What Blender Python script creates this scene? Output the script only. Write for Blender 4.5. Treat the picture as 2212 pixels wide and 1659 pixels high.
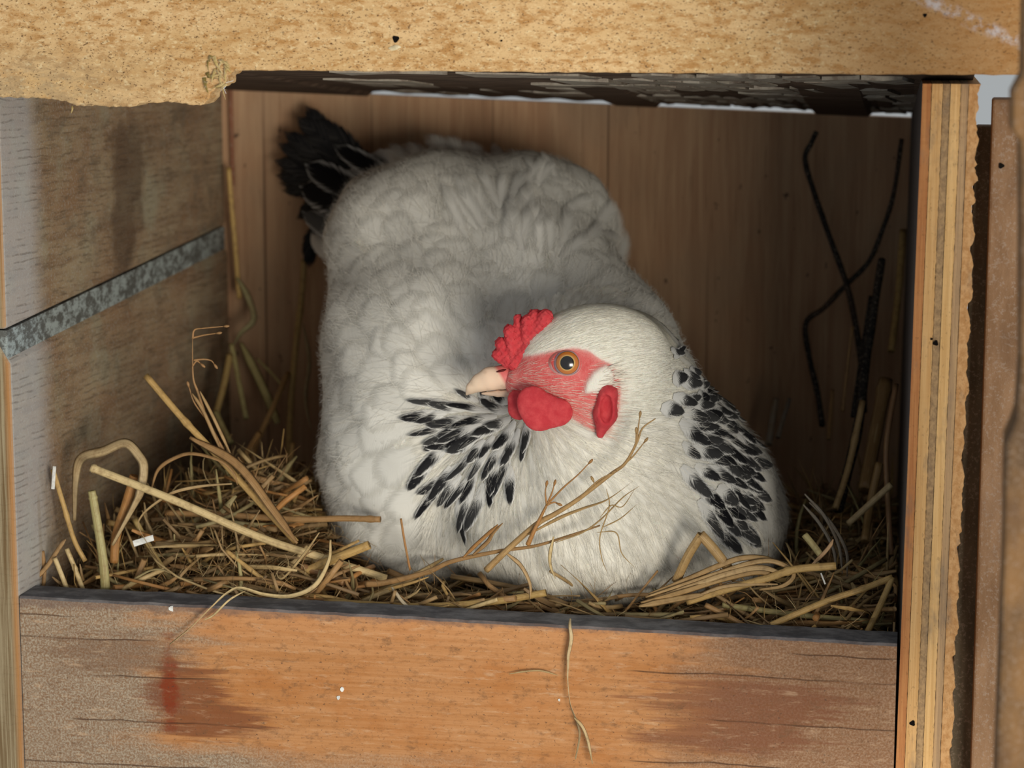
import bpy, math, random, time
import numpy as np
from mathutils import Vector
rng = np.random.default_rng(7)
random.seed(7)
SC = bpy.context.scene
COL = SC.collection
for o in list(bpy.data.objects): bpy.data.objects.remove(o)

# ------------------------------------------------------------------ camera
FPX, IW, IH = 5300.0, 2212.0, 1659.0
PITCH, YAW = math.radians(9.7), math.radians(9.45)
CAM = np.array([0.45018, -1.17, 0.42139])
cd = bpy.data.cameras.new('camera'); co = bpy.data.objects.new('camera', cd); COL.objects.link(co)
cd.sensor_fit = 'HORIZONTAL'; cd.sensor_width = 36.0; cd.lens = 36.0 * FPX / IW
cd.clip_start = 0.02; cd.clip_end = 50
co.location = CAM; co.rotation_euler = (math.pi/2 - PITCH, 0, YAW)
cd.dof.use_dof = True; cd.dof.focus_distance = 1.235; cd.dof.aperture_fstop = 9.0
SC.camera = co
VF = np.array([-math.sin(YAW)*math.cos(PITCH), math.cos(YAW)*math.cos(PITCH), -math.sin(PITCH)])
VR = np.array([math.cos(YAW), math.sin(YAW), 0.0]); VU = np.cross(VR, VF)

# ------------------------------------------------------------------ world, lights, exposure
SC.view_settings.view_transform = 'Standard'; SC.view_settings.look = 'None'
SC.view_settings.gamma = 1.0; SC.view_settings.use_curve_mapping = False
SC.view_settings.exposure = 0.0
SC.cycles.transparent_max_bounces = 32
wd = bpy.data.worlds.new('overcast_sky'); SC.world = wd; wd.use_nodes = True
wb = wd.node_tree.nodes['Background']; wb.inputs[0].default_value = (0.93, 0.98, 1.0, 1); wb.inputs[1].default_value = 0.40

def area(name, loc, target, sx, sy, power, color):
    l = bpy.data.lights.new(name, 'AREA'); l.shape = 'RECTANGLE'; l.size = sx; l.size_y = sy; l.energy = power; l.color = color
    o = bpy.data.objects.new(name, l); COL.objects.link(o); o.location = loc
    d = Vector(target) - Vector(loc); o.rotation_euler = d.to_track_quat('-Z', 'Y').to_euler()
    return o
area('open_shed_door_light', (1.08, -1.45, 0.10), (0.25, 0.08, 0.17), 0.7, 0.5, 24.0, (1.0, 0.93, 0.80))
area('side_window_light', (2.4, -0.185, 0.40), (0.0, 0.03, 0.2), 0.10, 0.7, 9.0, (0.62, 0.80, 1.0))

# ------------------------------------------------------------------ geometry helpers
def nrm(v):
    v = np.asarray(v, float); return v / (np.linalg.norm(v, axis=-1, keepdims=True) + 1e-12)
def P(x, y, Y):
    """world point at depth Y behind the front board's face, measured off the photograph"""
    r = VF + VR*((x - IW/2)/FPX) - VU*((y - IH/2)/FPX)
    return CAM + r*((Y - CAM[1])/r[1])
def topx(p):
    q = p - CAM; z = q @ VF
    return IW/2 + FPX*(q @ VR)/z, IH/2 - FPX*(q @ VU)/z
PX = 0.000236   # metres per photo pixel at the hen's head

def make(name, v, f, mat, parent=None, smooth=True, uv=None, attrs=None, kind=None):
    me = bpy.data.meshes.new(name)
    v = np.asarray(v, np.float32)
    if isinstance(f, np.ndarray):
        n, k = f.shape
        me.vertices.add(len(v)); me.vertices.foreach_set('co', v.ravel())
        me.loops.add(n*k); me.loops.foreach_set('vertex_index', f.astype(np.int32).ravel())
        me.polygons.add(n); me.polygons.foreach_set('loop_start', np.arange(0, n*k, k, dtype=np.int32))
        me.update(calc_edges=True)
    else:
        me.from_pydata([tuple(map(float, p)) for p in v], [], [tuple(map(int, q)) for q in f]); me.update()
    if uv is not None:
        l = me.uv_layers.new(name='UVMap'); li = np.empty(len(me.loops), np.int32); me.loops.foreach_get('vertex_index', li)
        l.data.foreach_set('uv', np.asarray(uv, np.float32)[li].ravel())
    for an, av in (attrs or {}).items():
        av = np.asarray(av, np.float32)
        if av.ndim == 1:
            a = me.attributes.new(an, 'FLOAT', 'POINT'); a.data.foreach_set('value', av)
        else:
            a = me.attributes.new(an, 'FLOAT_COLOR', 'POINT')
            a.data.foreach_set('color', np.concatenate([av, np.ones((len(av), 1), np.float32)], 1).astype(np.float32).ravel())
    me.polygons.foreach_set('use_smooth', np.full(len(me.polygons), smooth))
    me.validate()
    o = bpy.data.objects.new(name, me); COL.objects.link(o)
    if mat: me.materials.append(mat)
    if parent: o.parent = parent
    if kind: o['kind'] = kind
    return o
def tag(o, label, cat, group=None, kind=None):
    o['label'] = label
    if cat: o['category'] = cat
    if group: o['group'] = group
    if kind: o['kind'] = kind
    return o
def empty(name, loc):
    o = bpy.data.objects.new(name, None); COL.objects.link(o); o.empty_display_size = .02
    o.location = loc; o['_o'] = 1
    bpy.context.view_layer.update(); del o['_o']
    return o
def adopt(parent, o):
    o.parent = parent; o.matrix_parent_inverse = parent.matrix_world.inverted()
    return o
def structure(o): o['kind'] = 'structure'; return o

def boxv(lo, hi):
    (x0,y0,z0),(x1,y1,z1) = lo, hi
    v = [(x0,y0,z0),(x1,y0,z0),(x1,y1,z0),(x0,y1,z0),(x0,y0,z1),(x1,y0,z1),(x1,y1,z1),(x0,y1,z1)]
    return v, [(3,2,1,0),(4,5,6,7),(0,1,5,4),(1,2,6,5),(2,3,7,6),(3,0,4,7)]
def bevel(o, w=.0012, seg=2):
    m = o.modifiers.new('bevel', 'BEVEL'); m.width = w; m.segments = seg; m.limit_method = 'ANGLE'; m.angle_limit = math.radians(40)
    return o
def prism(outline, y0, y1, yfun=None):
    """outline in (x, z) extruded along y"""
    n = len(outline)
    v = [(x, y0, z) for x, z in outline] + [(x, y1, z) for x, z in outline]
    f = [tuple(range(n)), tuple(range(2*n-1, n-1, -1))] + [(i, i+n, (i+1)%n+n, (i+1)%n) for i in range(n)]
    return v, f
def catmull(pts, n):
    p = np.asarray(pts, float)
    if len(p) == 2: return p[0] + (p[1]-p[0])*np.linspace(0, 1, n)[:, None]
    q = np.vstack([2*p[0]-p[1], p, 2*p[-1]-p[-2]]); out = []
    t = np.linspace(0, len(p)-1, n)
    for s in t:
        i = min(int(s), len(p)-2); u = s - i; a, b, c, d = q[i:i+4]
        out.append(.5*((2*b)+(c-a)*u+(2*a-5*b+4*c-d)*u*u+(3*b-a-3*c+d)*u**3))
    return np.array(out)
def frames(path, up=(0.13, -1, .3)):
    t = nrm(np.gradient(path, axis=0)); s = nrm(np.cross(t, nrm(up))); n = np.cross(s, t)
    return t, s, n
def tube(path, rad, sides=7, flat=1.0):
    """closed tube along path; hollow-looking cut ends: the cap sits a little inside"""
    k = len(path); rad = np.broadcast_to(rad, (k,)); t, s, n = frames(path)
    a = np.linspace(0, 2*math.pi, sides, endpoint=False)
    v = path[:, None] + rad[:, None, None]*(s[:, None]*np.cos(a)[None, :, None] + flat*n[:, None]*np.sin(a)[None, :, None])
    v = v.reshape(-1, 3); f = []
    for i in range(k-1):
        for j in range(sides):
            j2 = (j+1) % sides; f.append((i*sides+j, i*sides+j2, (i+1)*sides+j2, (i+1)*sides+j))
    tube.su = np.concatenate([np.tile(np.abs(np.arange(sides)/sides-.5)*2, k), [.5, .5]])
    b = len(v)
    v = np.vstack([v, path[0]+t[0]*rad[0]*.6, path[-1]-t[-1]*rad[-1]*.6])
    for j in range(sides):
        j2 = (j+1) % sides
        f.append((j2, j, b, b)); f.append(((k-1)*sides+j, (k-1)*sides+j2, b+1, b+1))
    return v, f
def ribbon(path, width, twist=0.0, cup=.25, up=(0.13, -1, .3), thick=.00025):
    k = len(path); t, s, n = frames(path, up); width = np.broadcast_to(width, (k,))
    a = twist*np.linspace(0, 1, k) if np.isscalar(twist) else np.asarray(twist)
    s2 = s*np.cos(a)[:, None] + n*np.sin(a)[:, None]; n2 = np.cross(t, s2)
    w = width[:, None]/2
    prof = [(-1, 0), (-.5, -cup), (0, -cup*1.3), (.5, -cup), (1, 0), (.5, -cup+thick/.004), (0, -cup*1.3+thick/.004), (-.5, -cup+thick/.004)]
    v = np.stack([path + s2*w*u + n2*w*c for u, c in prof], 1).reshape(-1, 3); f = []
    for i in range(k-1):
        for j in range(8):
            j2 = (j+1) % 8; f.append((i*8+j, i*8+j2, (i+1)*8+j2, (i+1)*8+j))
    tube.su = np.tile(np.array([p_[0]*.5+.5 for p_ in prof]), k)
    f.append((7,6,5,4)); f.append((7,4,3,0)); f.append((3,2,1,0))
    e = (k-1)*8; f.append((e+4,e+5,e+6,e+7)); f.append((e+0,e+3,e+4,e+7)); f.append((e,e+1,e+2,e+3))
    return v, f
def fclean(f): return [tuple(dict.fromkeys(q)) for q in f]

# ------------------------------------------------------------------ material helpers
class NT:
    def __init__(s, name):
        s.m = bpy.data.materials.new(name); s.m.use_nodes = True; s.t = s.m.node_tree
        s.b = s.t.nodes['Principled BSDF']; s._c = None
    def n(s, typ, props=None, **inp):
        nd = s.t.nodes.new(typ)
        for k, v in (props or {}).items(): setattr(nd, k, v)
        for k, v in inp.items(): s.put(nd, k.replace('_', ' '), v)
        return nd
    def put(s, nd, k, v):
        sk = nd.inputs[int(k[1:])] if k[0] == 'i' and k[1:].isdigit() else nd.inputs[k]
        if isinstance(v, bpy.types.NodeSocket): s.t.links.new(v, sk)
        elif isinstance(v, bpy.types.Node): s.t.links.new(v.outputs[0], sk)
        else:
            if isinstance(v, tuple) and len(v) == 3 and sk.type == 'RGBA': v = v + (1,)
            sk.default_value = v
    def co(s):
        if s._c is None: s._c = s.t.nodes.new('ShaderNodeTexCoord').outputs['Object']
        return s._c
    def map(s, scale, loc=(0,0,0), rot=(0,0,0)):
        return s.n('ShaderNodeMapping', None, Vector=s.co(), Scale=scale, Location=loc, Rotation=rot).outputs[0]
    def noise(s, scale=(1,1,1), detail=4, rough=.6, sc=1.0, loc=(0,0,0), dist=0.0, rot=(0,0,0)):
        return s.n('ShaderNodeTexNoise', None, Vector=s.map(scale, loc, rot), Scale=sc, Detail=detail, Roughness=rough, Distortion=dist).outputs['Fac']
    def math(s, op, a, b=None, c=None, clamp=False):
        nd = s.n('ShaderNodeMath', {'operation': op, 'use_clamp': clamp}, i0=a)
        if b is not None: s.put(nd, 'i1', b)
        if c is not None: s.put(nd, 'i2', c)
        return nd.outputs[0]
    def sm(s, x, lo, hi):   # smoothstep
        nd = s.n('ShaderNodeMapRange', {'interpolation_type': 'SMOOTHSTEP'}, Value=x, From_Min=lo, From_Max=hi); return nd.outputs[0]
    def mix(s, f, a, b, mode='MIX'):
        nd = s.n('ShaderNodeMix', {'data_type': 'RGBA', 'blend_type': mode})
        s.put(nd, 'i0', f); s.put(nd, 'i6', a); s.put(nd, 'i7', b); return nd.outputs[2]
    def xyz(s):
        nd = s.n('ShaderNodeSeparateXYZ', None, Vector=s.co()); return nd.outputs[0], nd.outputs[1], nd.outputs[2]
    def attr(s, nm):
        return s.n('ShaderNodeAttribute', {'attribute_name': nm})
    def out(s, color=None, rough=.75, spec=.25, bump=None, strength=.3, dist=.001, normal=None):
        if color is not None: s.put(s.b, 'Base Color', color)
        s.put(s.b, 'Roughness', rough); s.put(s.b, 'Specular IOR Level', spec)
        if bump is not None:
            bn = s.n('ShaderNodeBump', None, Height=bump, Strength=strength, Distance=dist); s.t.links.new(bn.outputs[0], s.b.inputs['Normal'])
        return s.m
def mul(m, *a):
    r = a[0]
    for x in a[1:]: r = m.math('MULTIPLY', r, x)
    return r
def ell_mask(m, x, z, cx, cz, rx, rz, warp, soft=.35):
    dx = m.math('DIVIDE', m.math('SUBTRACT', x, cx), rx); dz = m.math('DIVIDE', m.math('SUBTRACT', z, cz), rz)
    d = m.math('SQRT', m.math('ADD', m.math('MULTIPLY', dx, dx), m.math('MULTIPLY', dz, dz)))
    d = m.math('ADD', d, m.math('MULTIPLY', m.math('SUBTRACT', warp, .5), 2.8))
    return m.math('SUBTRACT', 1.0, m.sm(d, 1-soft, 1+soft))
def crack(m, x, z, z0, slope, xa, xb, warp, w=.00035):
    zz = m.math('ADD', m.math('MULTIPLY', m.math('SUBTRACT', warp, .5), .006), m.math('MULTIPLY_ADD', x, slope, z0))
    d = m.math('ABSOLUTE', m.math('SUBTRACT', z, zz))
    l = m.math('SUBTRACT', 1.0, m.sm(d, w*.3, w*1.6))
    return mul(m, l, m.sm(x, xa, xa+.01), m.math('SUBTRACT', 1.0, m.sm(x, xb-.02, xb)))

# --- top rail: tan, speckled, weathered board
def mat_rail():
    m = NT('tan_speckled_board')
    big = m.noise((18, 18, 40), 4, .6); mid = m.noise((120, 120, 300), 5, .7); fine = m.noise((700, 700, 1100), 3, .7, loc=(3, 1, 2))
    c = m.mix(m.sm(big, .3, .7), (.60, .385, .175), (.71, .48, .245))
    c = m.mix(mul(m, m.sm(m.noise((60, 60, 150), 5, .7, loc=(7, 7, 0)), .48, .66), .6), c, (.46, .235, .075)); c = m.mix(mul(m, m.sm(mid, .46, .64), .8), c, (.42, .20, .055))
    c = m.mix(mul(m, m.sm(fine, .54, .68), .75), c, (.22, .115, .045))
    c = m.mix(mul(m, m.sm(m.noise((400, 400, 700), 2, .5, loc=(9, 4, 1)), .58, .72), .5), c, (.85, .68, .40))
    x, y, z = m.xyz()
    g = mul(m, m.math('SUBTRACT', 1.0, m.sm(x, .02, .12)), m.math('SUBTRACT', 1.0, m.sm(z, .362, .392)), m.sm(mid, .35, .6))
    c = m.mix(mul(m, g, .6), c, (.42, .33, .20))
    r = m.sm(m.math('MULTIPLY_ADD', m.noise((30, 30, 60), 4, .6, loc=(5, 0, 0)), .08, x), .40, .50)
    c = m.mix(mul(m, r, .75), c, (.36, .17, .055))
    c = m.mix(mul(m, m.sm(fine, .62, .66), .8), c, (.10, .05, .02))
    pa, pb = P(2010, 2, -.019), P(2205, 88, -.019); sl = float((pb[2]-pa[2])/(pb[0]-pa[0]))
    k = crack(m, x, z, float(pa[2]-sl*pa[0]) - .0005, sl, .43, .56, m.noise((60, 60, 60), 4, .7), .0032)
    c = m.mix(mul(m, k, m.sm(m.noise((150, 150, 150), 4, .7, loc=(1, 1, 1)), .42, .66), .5), c, (.72, .74, .82))
    return m.out(c, .8, .2, m.math('ADD', mid, fine), .35, .0008)
# --- front board: orange timber, horizontal grain, greyed ends, red-brown stains and cracks
def mat_front():
    m = NT('orange_weathered_timber')
    x, y, z = m.xyz()
    w = m.noise((14, 14, 90), 5, .6); gr = m.noise((10, 40, 420), 5, .65, loc=(1, 2, 3)); bl = m.noise((22, 30, 30), 4, .6, loc=(8, 2, 5)); fine = m.noise((900, 900, 900), 3, .7)
    c = m.mix(m.sm(gr, .35, .65), (.45, .195, .066), (.53, .255, .105))
    c = m.mix(mul(m, m.sm(bl, .45, .7), .6), c, (.42, .145, .030))
    c = m.mix(mul(m, m.sm(z, .075, .10), .45), c, (.62, .30, .13))
    edge = m.math('MULTIPLY', m.math('SUBTRACT', w, .5), .16)
    left = m.math('SUBTRACT', 1.0, m.sm(m.math('ADD', x, edge), .055, .105)); right = m.sm(m.math('ADD', x, edge), .315, .375)
    low = m.math('SUBTRACT', 1.0, m.sm(m.math('MULTIPLY_ADD', m.math('SUBTRACT', w, .5), .05, z), .012, .034))
    lowl = mul(m, low, m.math('SUBTRACT', 1.0, m.sm(x, .10, .20)))
    wea = m.math('MAXIMUM', m.math('MAXIMUM', left, right), m.math('MAXIMUM', lowl, mul(m, low, .5)))
    grey = m.mix(m.sm(fine, .40, .62), (.19, .14, .095), (.41, .335, .25))
    greyr = m.mix(m.sm(fine, .40, .62), (.185, .095, .052), (.36, .22, .135))
    grey = m.mix(m.sm(x, .2, .3), grey, greyr)
    c = m.mix(mul(m, wea, m.math('MULTIPLY_ADD', m.sm(fine, .35, .6), .25, .72)), c, grey)
    ws = m.noise((20, 12, 330), 5, .65, loc=(4, 4, 4)); ws2 = m.noise((70, 40, 110), 4, .65, loc=(1, 4, 7))
    s1 = m.math('MAXIMUM', ell_mask(m, x, z, .086, .052, .020, .017, ws), ell_mask(m, x, z, .098, .040, .028, .010, ws))
    c = m.mix(mul(m, s1, .78), c, (.175, .050, .018))
    c = m.mix(mul(m, ell_mask(m, x, z, .077, .056, .0042, .020, ws2, .5), .85), c, (.21, .028, .004))
    s2 = m.math('MAXIMUM', ell_mask(m, x, z, .375, .062, .05, .012, ws), ell_mask(m, x, z, .365, .045, .04, .010, ws))
    c = m.mix(mul(m, s2, .7), c, (.20, .068, .030))
    s3 = ell_mask(m, x, z, .05, .072, .035, .010, ws); c = m.mix(mul(m, s3, .5), c, (.17, .085, .045))
    sp = m.noise((500, 500, 600), 3, .7, loc=(6, 6, 6)); c = m.mix(mul(m, m.sm(sp, .60, .68), .7), c, (.07, .04, .025))
    sp2 = m.noise((90, 90, 160), 5, .75, loc=(2, 7, 6)); c = m.mix(mul(m, m.sm(sp2, .52, .70), .6), c, (.15, .075, .035)); c = m.mix(mul(m, m.sm(m.noise((160, 90, 420), 4, .7, loc=(9, 9, 1)), .5, .68), .35), c, (.20, .08, .025)); c = m.mix(mul(m, m.sm(m.noise((60, 90, 300), 4, .7, loc=(3, 9, 5)), .54, .70), .35), c, (.70, .48, .30))
    tp = m.sm(m.math('MULTIPLY_ADD', m.math('SUBTRACT', sp2, .5), .012, z), .0935, .0975); c = m.mix(mul(m, tp, .55), c, (.15, .10, .085))
    cw = m.noise((16, 0, 3), 3, .6)
    ck = None
    for z0, sl, xa, xb in ((.0913, -.004, -.012, .035), (.0796, -.002, -.012, .078), (.0602, -.003, .03, .112), (.0365, -.003, .02, .132), (.0128, -.002, -.012, .155), (.089, -.001, .39, .46), (.0775, -.004, .31, .455), (.0515, .002, .35, .46), (.030, .0, .31, .42)):
        k = crack(m, x, z, z0, sl, xa, xb, cw); ck = k if ck is None else m.math('MAXIMUM', ck, k)
    c = m.mix(mul(m, ck, m.sm(ws, .3, .55), .8), c, (.07, .03, .014))
    nx = m.n('ShaderNodeSeparateXYZ', None, Vector=m.n('ShaderNodeNewGeometry').outputs['Normal']).outputs[2]
    top = m.sm(nx, .5, .8)
    c = m.mix(top, c, m.mix(m.sm(m.noise((40, 60, 60), 5, .7), .4, .65), (.085, .085, .095), (.21, .21, .22)))  # top face painted dark blue-grey, its dim sky light put into the colour
    h = m.math('SUBTRACT', m.math('ADD', gr, m.math('MULTIPLY', fine, .4)), m.math('MULTIPLY', ck, 3.0))
    return m.out(c, .72, .25, h, .35, .0008)
# --- side wall: grey-brown rough sawn boards with curved saw marks
def mat_left():
    m = NT('grey_rough_sawn_board')
    x, y, z = m.xyz()
    gr = m.noise((30, 12, 160), 5, .6); bl = m.noise((10, 16, 16), 4, .6, loc=(2, 2, 9)); fine = m.noise((800, 800, 800), 3, .7)
    wv = m.n('ShaderNodeTexWave', {'wave_type': 'BANDS', 'bands_direction': 'Z'}, Vector=m.map((1, .35, 1), (0, 0, 0), (0.10, 0, 0)), Scale=84.0, Distortion=3.2, Detail=3.0, Detail_Scale=1.6).outputs['Fac']
    saw = mul(m, m.sm(wv, .78, 1.0), m.sm(m.noise((20, 60, 60), 4, .7, loc=(3, 3, 3)), .42, .66))
    c = m.mix(m.sm(bl, .3, .7), (.28, .165, .088), (.36, .27, .165))
    c = m.mix(mul(m, m.sm(gr, .45, .65), .6), c, (.20, .115, .06))
    c = m.mix(mul(m, m.sm(m.noise((20, 22, 22), 4, .6, loc=(7, 1, 2)), .5, .7), .5), c, (.34, .33, .23))
    c = m.mix(mul(m, m.sm(fine, .5, .65), .45), c, (.46, .44, .40))
    c = m.mix(mul(m, m.sm(m.noise((60, 50, 260), 5, .75, loc=(5, 8, 2)), .50, .66), .55), c, (.13, .09, .055)); c = m.mix(mul(m, m.sm(m.noise((60, 26, 40), 5, .7, loc=(8, 3, 3)), .52, .68), .5), c, (.15, .12, .085))
    c = m.mix(mul(m, m.math('SUBTRACT', 1.0, m.sm(m.math('MULTIPLY_ADD', bl, .03, y), .045, .075)), .55), c, (.46, .45, .44))  # pale band by the front edge: side light painted into the boards
    st = m.math('MAXIMUM', ell_mask(m, y, z, .185, .30, .035, .028, bl, .4), ell_mask(m, y, z, .17, .28, .02, .03, bl, .4))
    c = m.mix(mul(m, st, .6), c, (.075, .048, .032))
    c = m.mix(mul(m, saw, .45), c, (.085, .06, .042))
    ny = m.n('ShaderNodeSeparateXYZ', None, Vector=m.n('ShaderNodeNewGeometry').outputs['Normal']).outputs[1]
    vg = m.noise((500, 100, 9), 5, .7, loc=(2, 5, 1)); ec_ = m.mix(m.sm(vg, .38, .62), (.16, .10, .045), (.36, .29, .18)); ec_ = m.mix(mul(m, m.sm(x, -.0075, -.004), .8), ec_, (.42, .20, .07))
    c = m.mix(m.math('SUBTRACT', 1.0, m.sm(ny, -.8, -.5)), c, ec_)
    return m.out(c, .8, .2, m.math('SUBTRACT', m.math('MULTIPLY', fine, .5), m.math('ADD', saw, gr)), .4, .0008)
def mat_seam():
    m = NT('dirty_grey_chamfer'); a = m.noise((170, 110, 170), 5, .75)
    return m.out(m.mix(m.sm(a, .42, .6), (.11, .11, .10), (.34, .38, .37)), .8, .2, a, .5, .001)
# --- back panel: brown plywood, vertical grain
def mat_back():
    m = NT('brown_vertical_plywood')
    gr = m.noise((130, 60, 7), 5, .65, dist=.4); gr2 = m.noise((420, 60, 16), 4, .7, loc=(5, 5, 5)); bl = m.noise((14, 14, 10), 4, .6)
    c = m.mix(m.sm(gr, .35, .68), (.42, .235, .130), (.55, .345, .20))
    c = m.mix(mul(m, m.sm(bl, .45, .7), .5), c, (.37, .26, .165))
    c = m.mix(mul(m, m.sm(gr2, .55, .72), .55), c, (.16, .07, .03))
    lines = m.n('ShaderNodeTexNoise', None, Vector=m.map((260, 1, 1.2), (9, 0, 0)), Scale=1.0, Detail=2.0).outputs['Fac']
    c = m.mix(mul(m, m.sm(lines, .70, .74), .7), c, (.05, .025, .015))
    sp = m.noise((140, 140, 90), 3, .6, loc=(1, 8, 1)); c = m.mix(mul(m, m.sm(sp, .66, .72), .8), c, (.04, .02, .015))
    return m.out(c, .7, .25, gr2, .3, .0008)
def mat_ply(name, a, b, along=True, rough=.8):
    m = NT(name)
    s = (500, 40, 14) if along else (420, 420, 330)
    g = m.noise(s, 4, .7); d = m.noise((70, 70, 25), 4, .7, loc=(4, 2, 1))
    c = m.mix(m.sm(g, .35, .65), a, b)
    c = m.mix(mul(m, m.sm(d, .52, .72), .55), c, (.20, .15, .11))
    c = m.mix(mul(m, m.sm(m.noise((900, 900, 400), 2, .6), .62, .72), .3), c, (.08, .045, .02))
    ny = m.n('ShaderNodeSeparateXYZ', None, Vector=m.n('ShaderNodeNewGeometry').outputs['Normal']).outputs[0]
    c = m.mix(m.math('SUBTRACT', 1.0, m.sm(ny, -.8, -.4)), c, (.10, .085, .08))     # the broad inner face is darkened: its shade is painted in
    return m.out(c, rough, .2, g, .5, .0012)
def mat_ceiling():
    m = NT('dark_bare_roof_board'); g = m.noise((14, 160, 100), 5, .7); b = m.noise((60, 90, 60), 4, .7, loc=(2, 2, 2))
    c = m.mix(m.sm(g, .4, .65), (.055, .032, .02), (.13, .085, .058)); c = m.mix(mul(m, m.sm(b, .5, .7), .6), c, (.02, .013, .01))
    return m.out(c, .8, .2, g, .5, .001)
def mat_flake():
    m = NT('old_grey_paint'); b = m.noise((90, 90, 90), 5, .7)
    return m.out(m.mix(m.sm(b, .4, .68), (.30, .265, .215), (.16, .12, .09)), .6, .35, b, .3, .0006)
def mat_brown(name, a, b, sc=(60, 60, 14)):
    m = NT(name); g = m.noise(sc, 5, .65); fi = m.noise((600, 600, 600), 3, .7); bl = m.noise((18, 18, 18), 4, .6, loc=(2, 3, 4))
    c = m.mix(m.sm(g, .35, .68), a, b); c = m.mix(mul(m, m.sm(fi, .52, .66), .5), c, (.36, .28, .22)); c = m.mix(mul(m, m.sm(bl, .5, .72), .5), c, (.11, .06, .035))
    return m.out(c, .8, .2, m.math('ADD', g, fi), .35, .001)
def mat_flat(name, c, rough=.8, spec=.2):
    m = NT(name); g = m.noise((300, 300, 300), 3, .6)
    return m.out(m.mix(m.sm(g, .3, .7), tuple(k*.8 for k in c), tuple(min(1, k*1.15) for k in c)), rough, spec)
M_RAIL, M_FRONT, M_LEFT, M_SEAM, M_BACK, M_CEIL, M_FLAKE = mat_rail(), mat_front(), mat_left(), mat_seam(), mat_back(), mat_ceiling(), mat_flake()
M_HOLE = mat_flat('dark_hole', (.008, .006, .005), .9, .05)

# ------------------------------------------------------------------ the nest box (setting)
DEPTH, XR = 0.35, 0.4465
def lean(v):   # the left wall leans in a little towards the back
    v = np.array(v, float); t = v[:, 1]/DEPTH; v[:, 0] += .014*t; v[:, 2] += .017*t; return v
wl = structure(empty('wall_left', (0, 0, 0)))
X0 = -.0027
def wall_plank(outline, mat):
    ys = np.linspace(0, DEPTH+.02, 12); n = len(outline); v = []; f = []
    for y in ys: v += [(x, y, z) for x, z in outline]
    for i in range(len(ys)-1):
        for j in range(n): f.append((i*n+j, (i+1)*n+j, (i+1)*n+(j+1)%n, i*n+(j+1)%n))
    f.append(tuple(range(n))); f.append(tuple(range(len(v)-1, len(v)-n-1, -1)))
    o = make('plank', lean(v), f, mat, None, False); return adopt(wl, bevel(o, .002, 3))
wall_plank([(-.040, -.02), (X0, -.02), (X0, .2215), (X0-.010, .2388), (-.040, .2388)], M_LEFT)
wall_plank([(-.040, .2392), (X0-.0015, .2392), (X0-.0015, .42), (-.040, .42)], M_LEFT)
v, f = boxv((X0-.0078, .001, .2222), (X0-.0015, DEPTH, .2386))
v = lean(v)
o = make('seam_filler', v, f, M_SEAM, None, False); adopt(wl, o)

# back wall: top edge falls to the right, a slit of daylight stays open above it
TL, TR = P(495, 190, DEPTH), P(1975, 254, DEPTH)
def ztop(x): return TL[2] + (TR[2]-TL[2])*(x-TL[0])/(TR[0]-TL[0])
xs = np.linspace(-.05, .474, 40)
ol = [(-.05, -.02)] + [(.474, -.02)] + [(x, ztop(x) - (.0004 if x < .115 else .0004)) for x in xs[::-1]]
v, f = prism(ol, DEPTH, DEPTH+.012)
structure(make('wall_back', v, f, M_BACK, None, False))
# floor
v, f = boxv((-.04, -.0, -.03), (.47, DEPTH+.01, .0)); structure(make('floor', v, f, mat_brown('dark_floor_board', (.10, .06, .03), (.16, .10, .05)), None, False))
# thin reddish strip in the left back corner
v = [tuple(P(x, y, DEPTH-d)) for x, y in ((494, 192), (503, 192), (507, 402), (499, 398)) for d in (.001, .004)]
o = make('trim_1', v, [(0,2,4,6),(7,5,3,1),(0,1,3,2),(2,3,5,4),(4,5,7,6),(6,7,1,0)], mat_brown('reddish_strip', (.22, .09, .05), (.30, .13, .075)), None, False); structure(o)

# ceiling: roof board sloping down to the back, old paint flaking off it
ce = structure(empty('ceiling', (0, 0, .37)))
ZF = 0.3715
def gap(x):
    if x < .105: return -.0015
    if .262 < x < .290: return -.0008
    if .386 < x < .421: return -.0008
    g = .0016 if x < .262 else .0022 if x < .39 else .0026
    return g + .0006*math.sin(x*230) + (.0007*math.sin(x*610) if x > .28 else 0)
cx = np.linspace(-.05, .474, 150); v = []; f = []
ny = 8
for j in range(ny+1):
    t = j/ny
    for x in cx:
        zb = ztop(x) + gap(x); v.append((x, DEPTH*t + .0005, ZF + (zb-ZF)*t))
for j in range(ny+1):
    t = j/ny
    for x in cx:
        zb = ztop(x) + .012; v.append((x, DEPTH*t + .0005, ZF + .014 + (zb-ZF)*t))
nx_ = len(cx); off = (ny+1)*nx_
for j in range(ny):
    for i in range(nx_-1):
        a = j*nx_+i; f.append((a, a+nx_, a+nx_+1, a+1)); a += off; f.append((a, a+1, a+nx_+1, a+nx_))
for i in range(nx_-1):
    f.append((i, i+1, off+i+1, off+i)); a = ny*nx_+i; f.append((a+1, a, off+a, off+a+1))
for j in range(ny):
    a = j*nx_; f.append((a, off+a, off+a+nx_, a+nx_)); a = j*nx_+nx_-1; f.append((a, a+nx_, off+a+nx_, off+a))
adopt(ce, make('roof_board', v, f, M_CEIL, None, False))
def ceil_pt(x, t, d=0.0):
    zb = ztop(x) + .0034; return np.array([x, DEPTH*t, ZF + (zb-ZF)*t - d])
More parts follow.
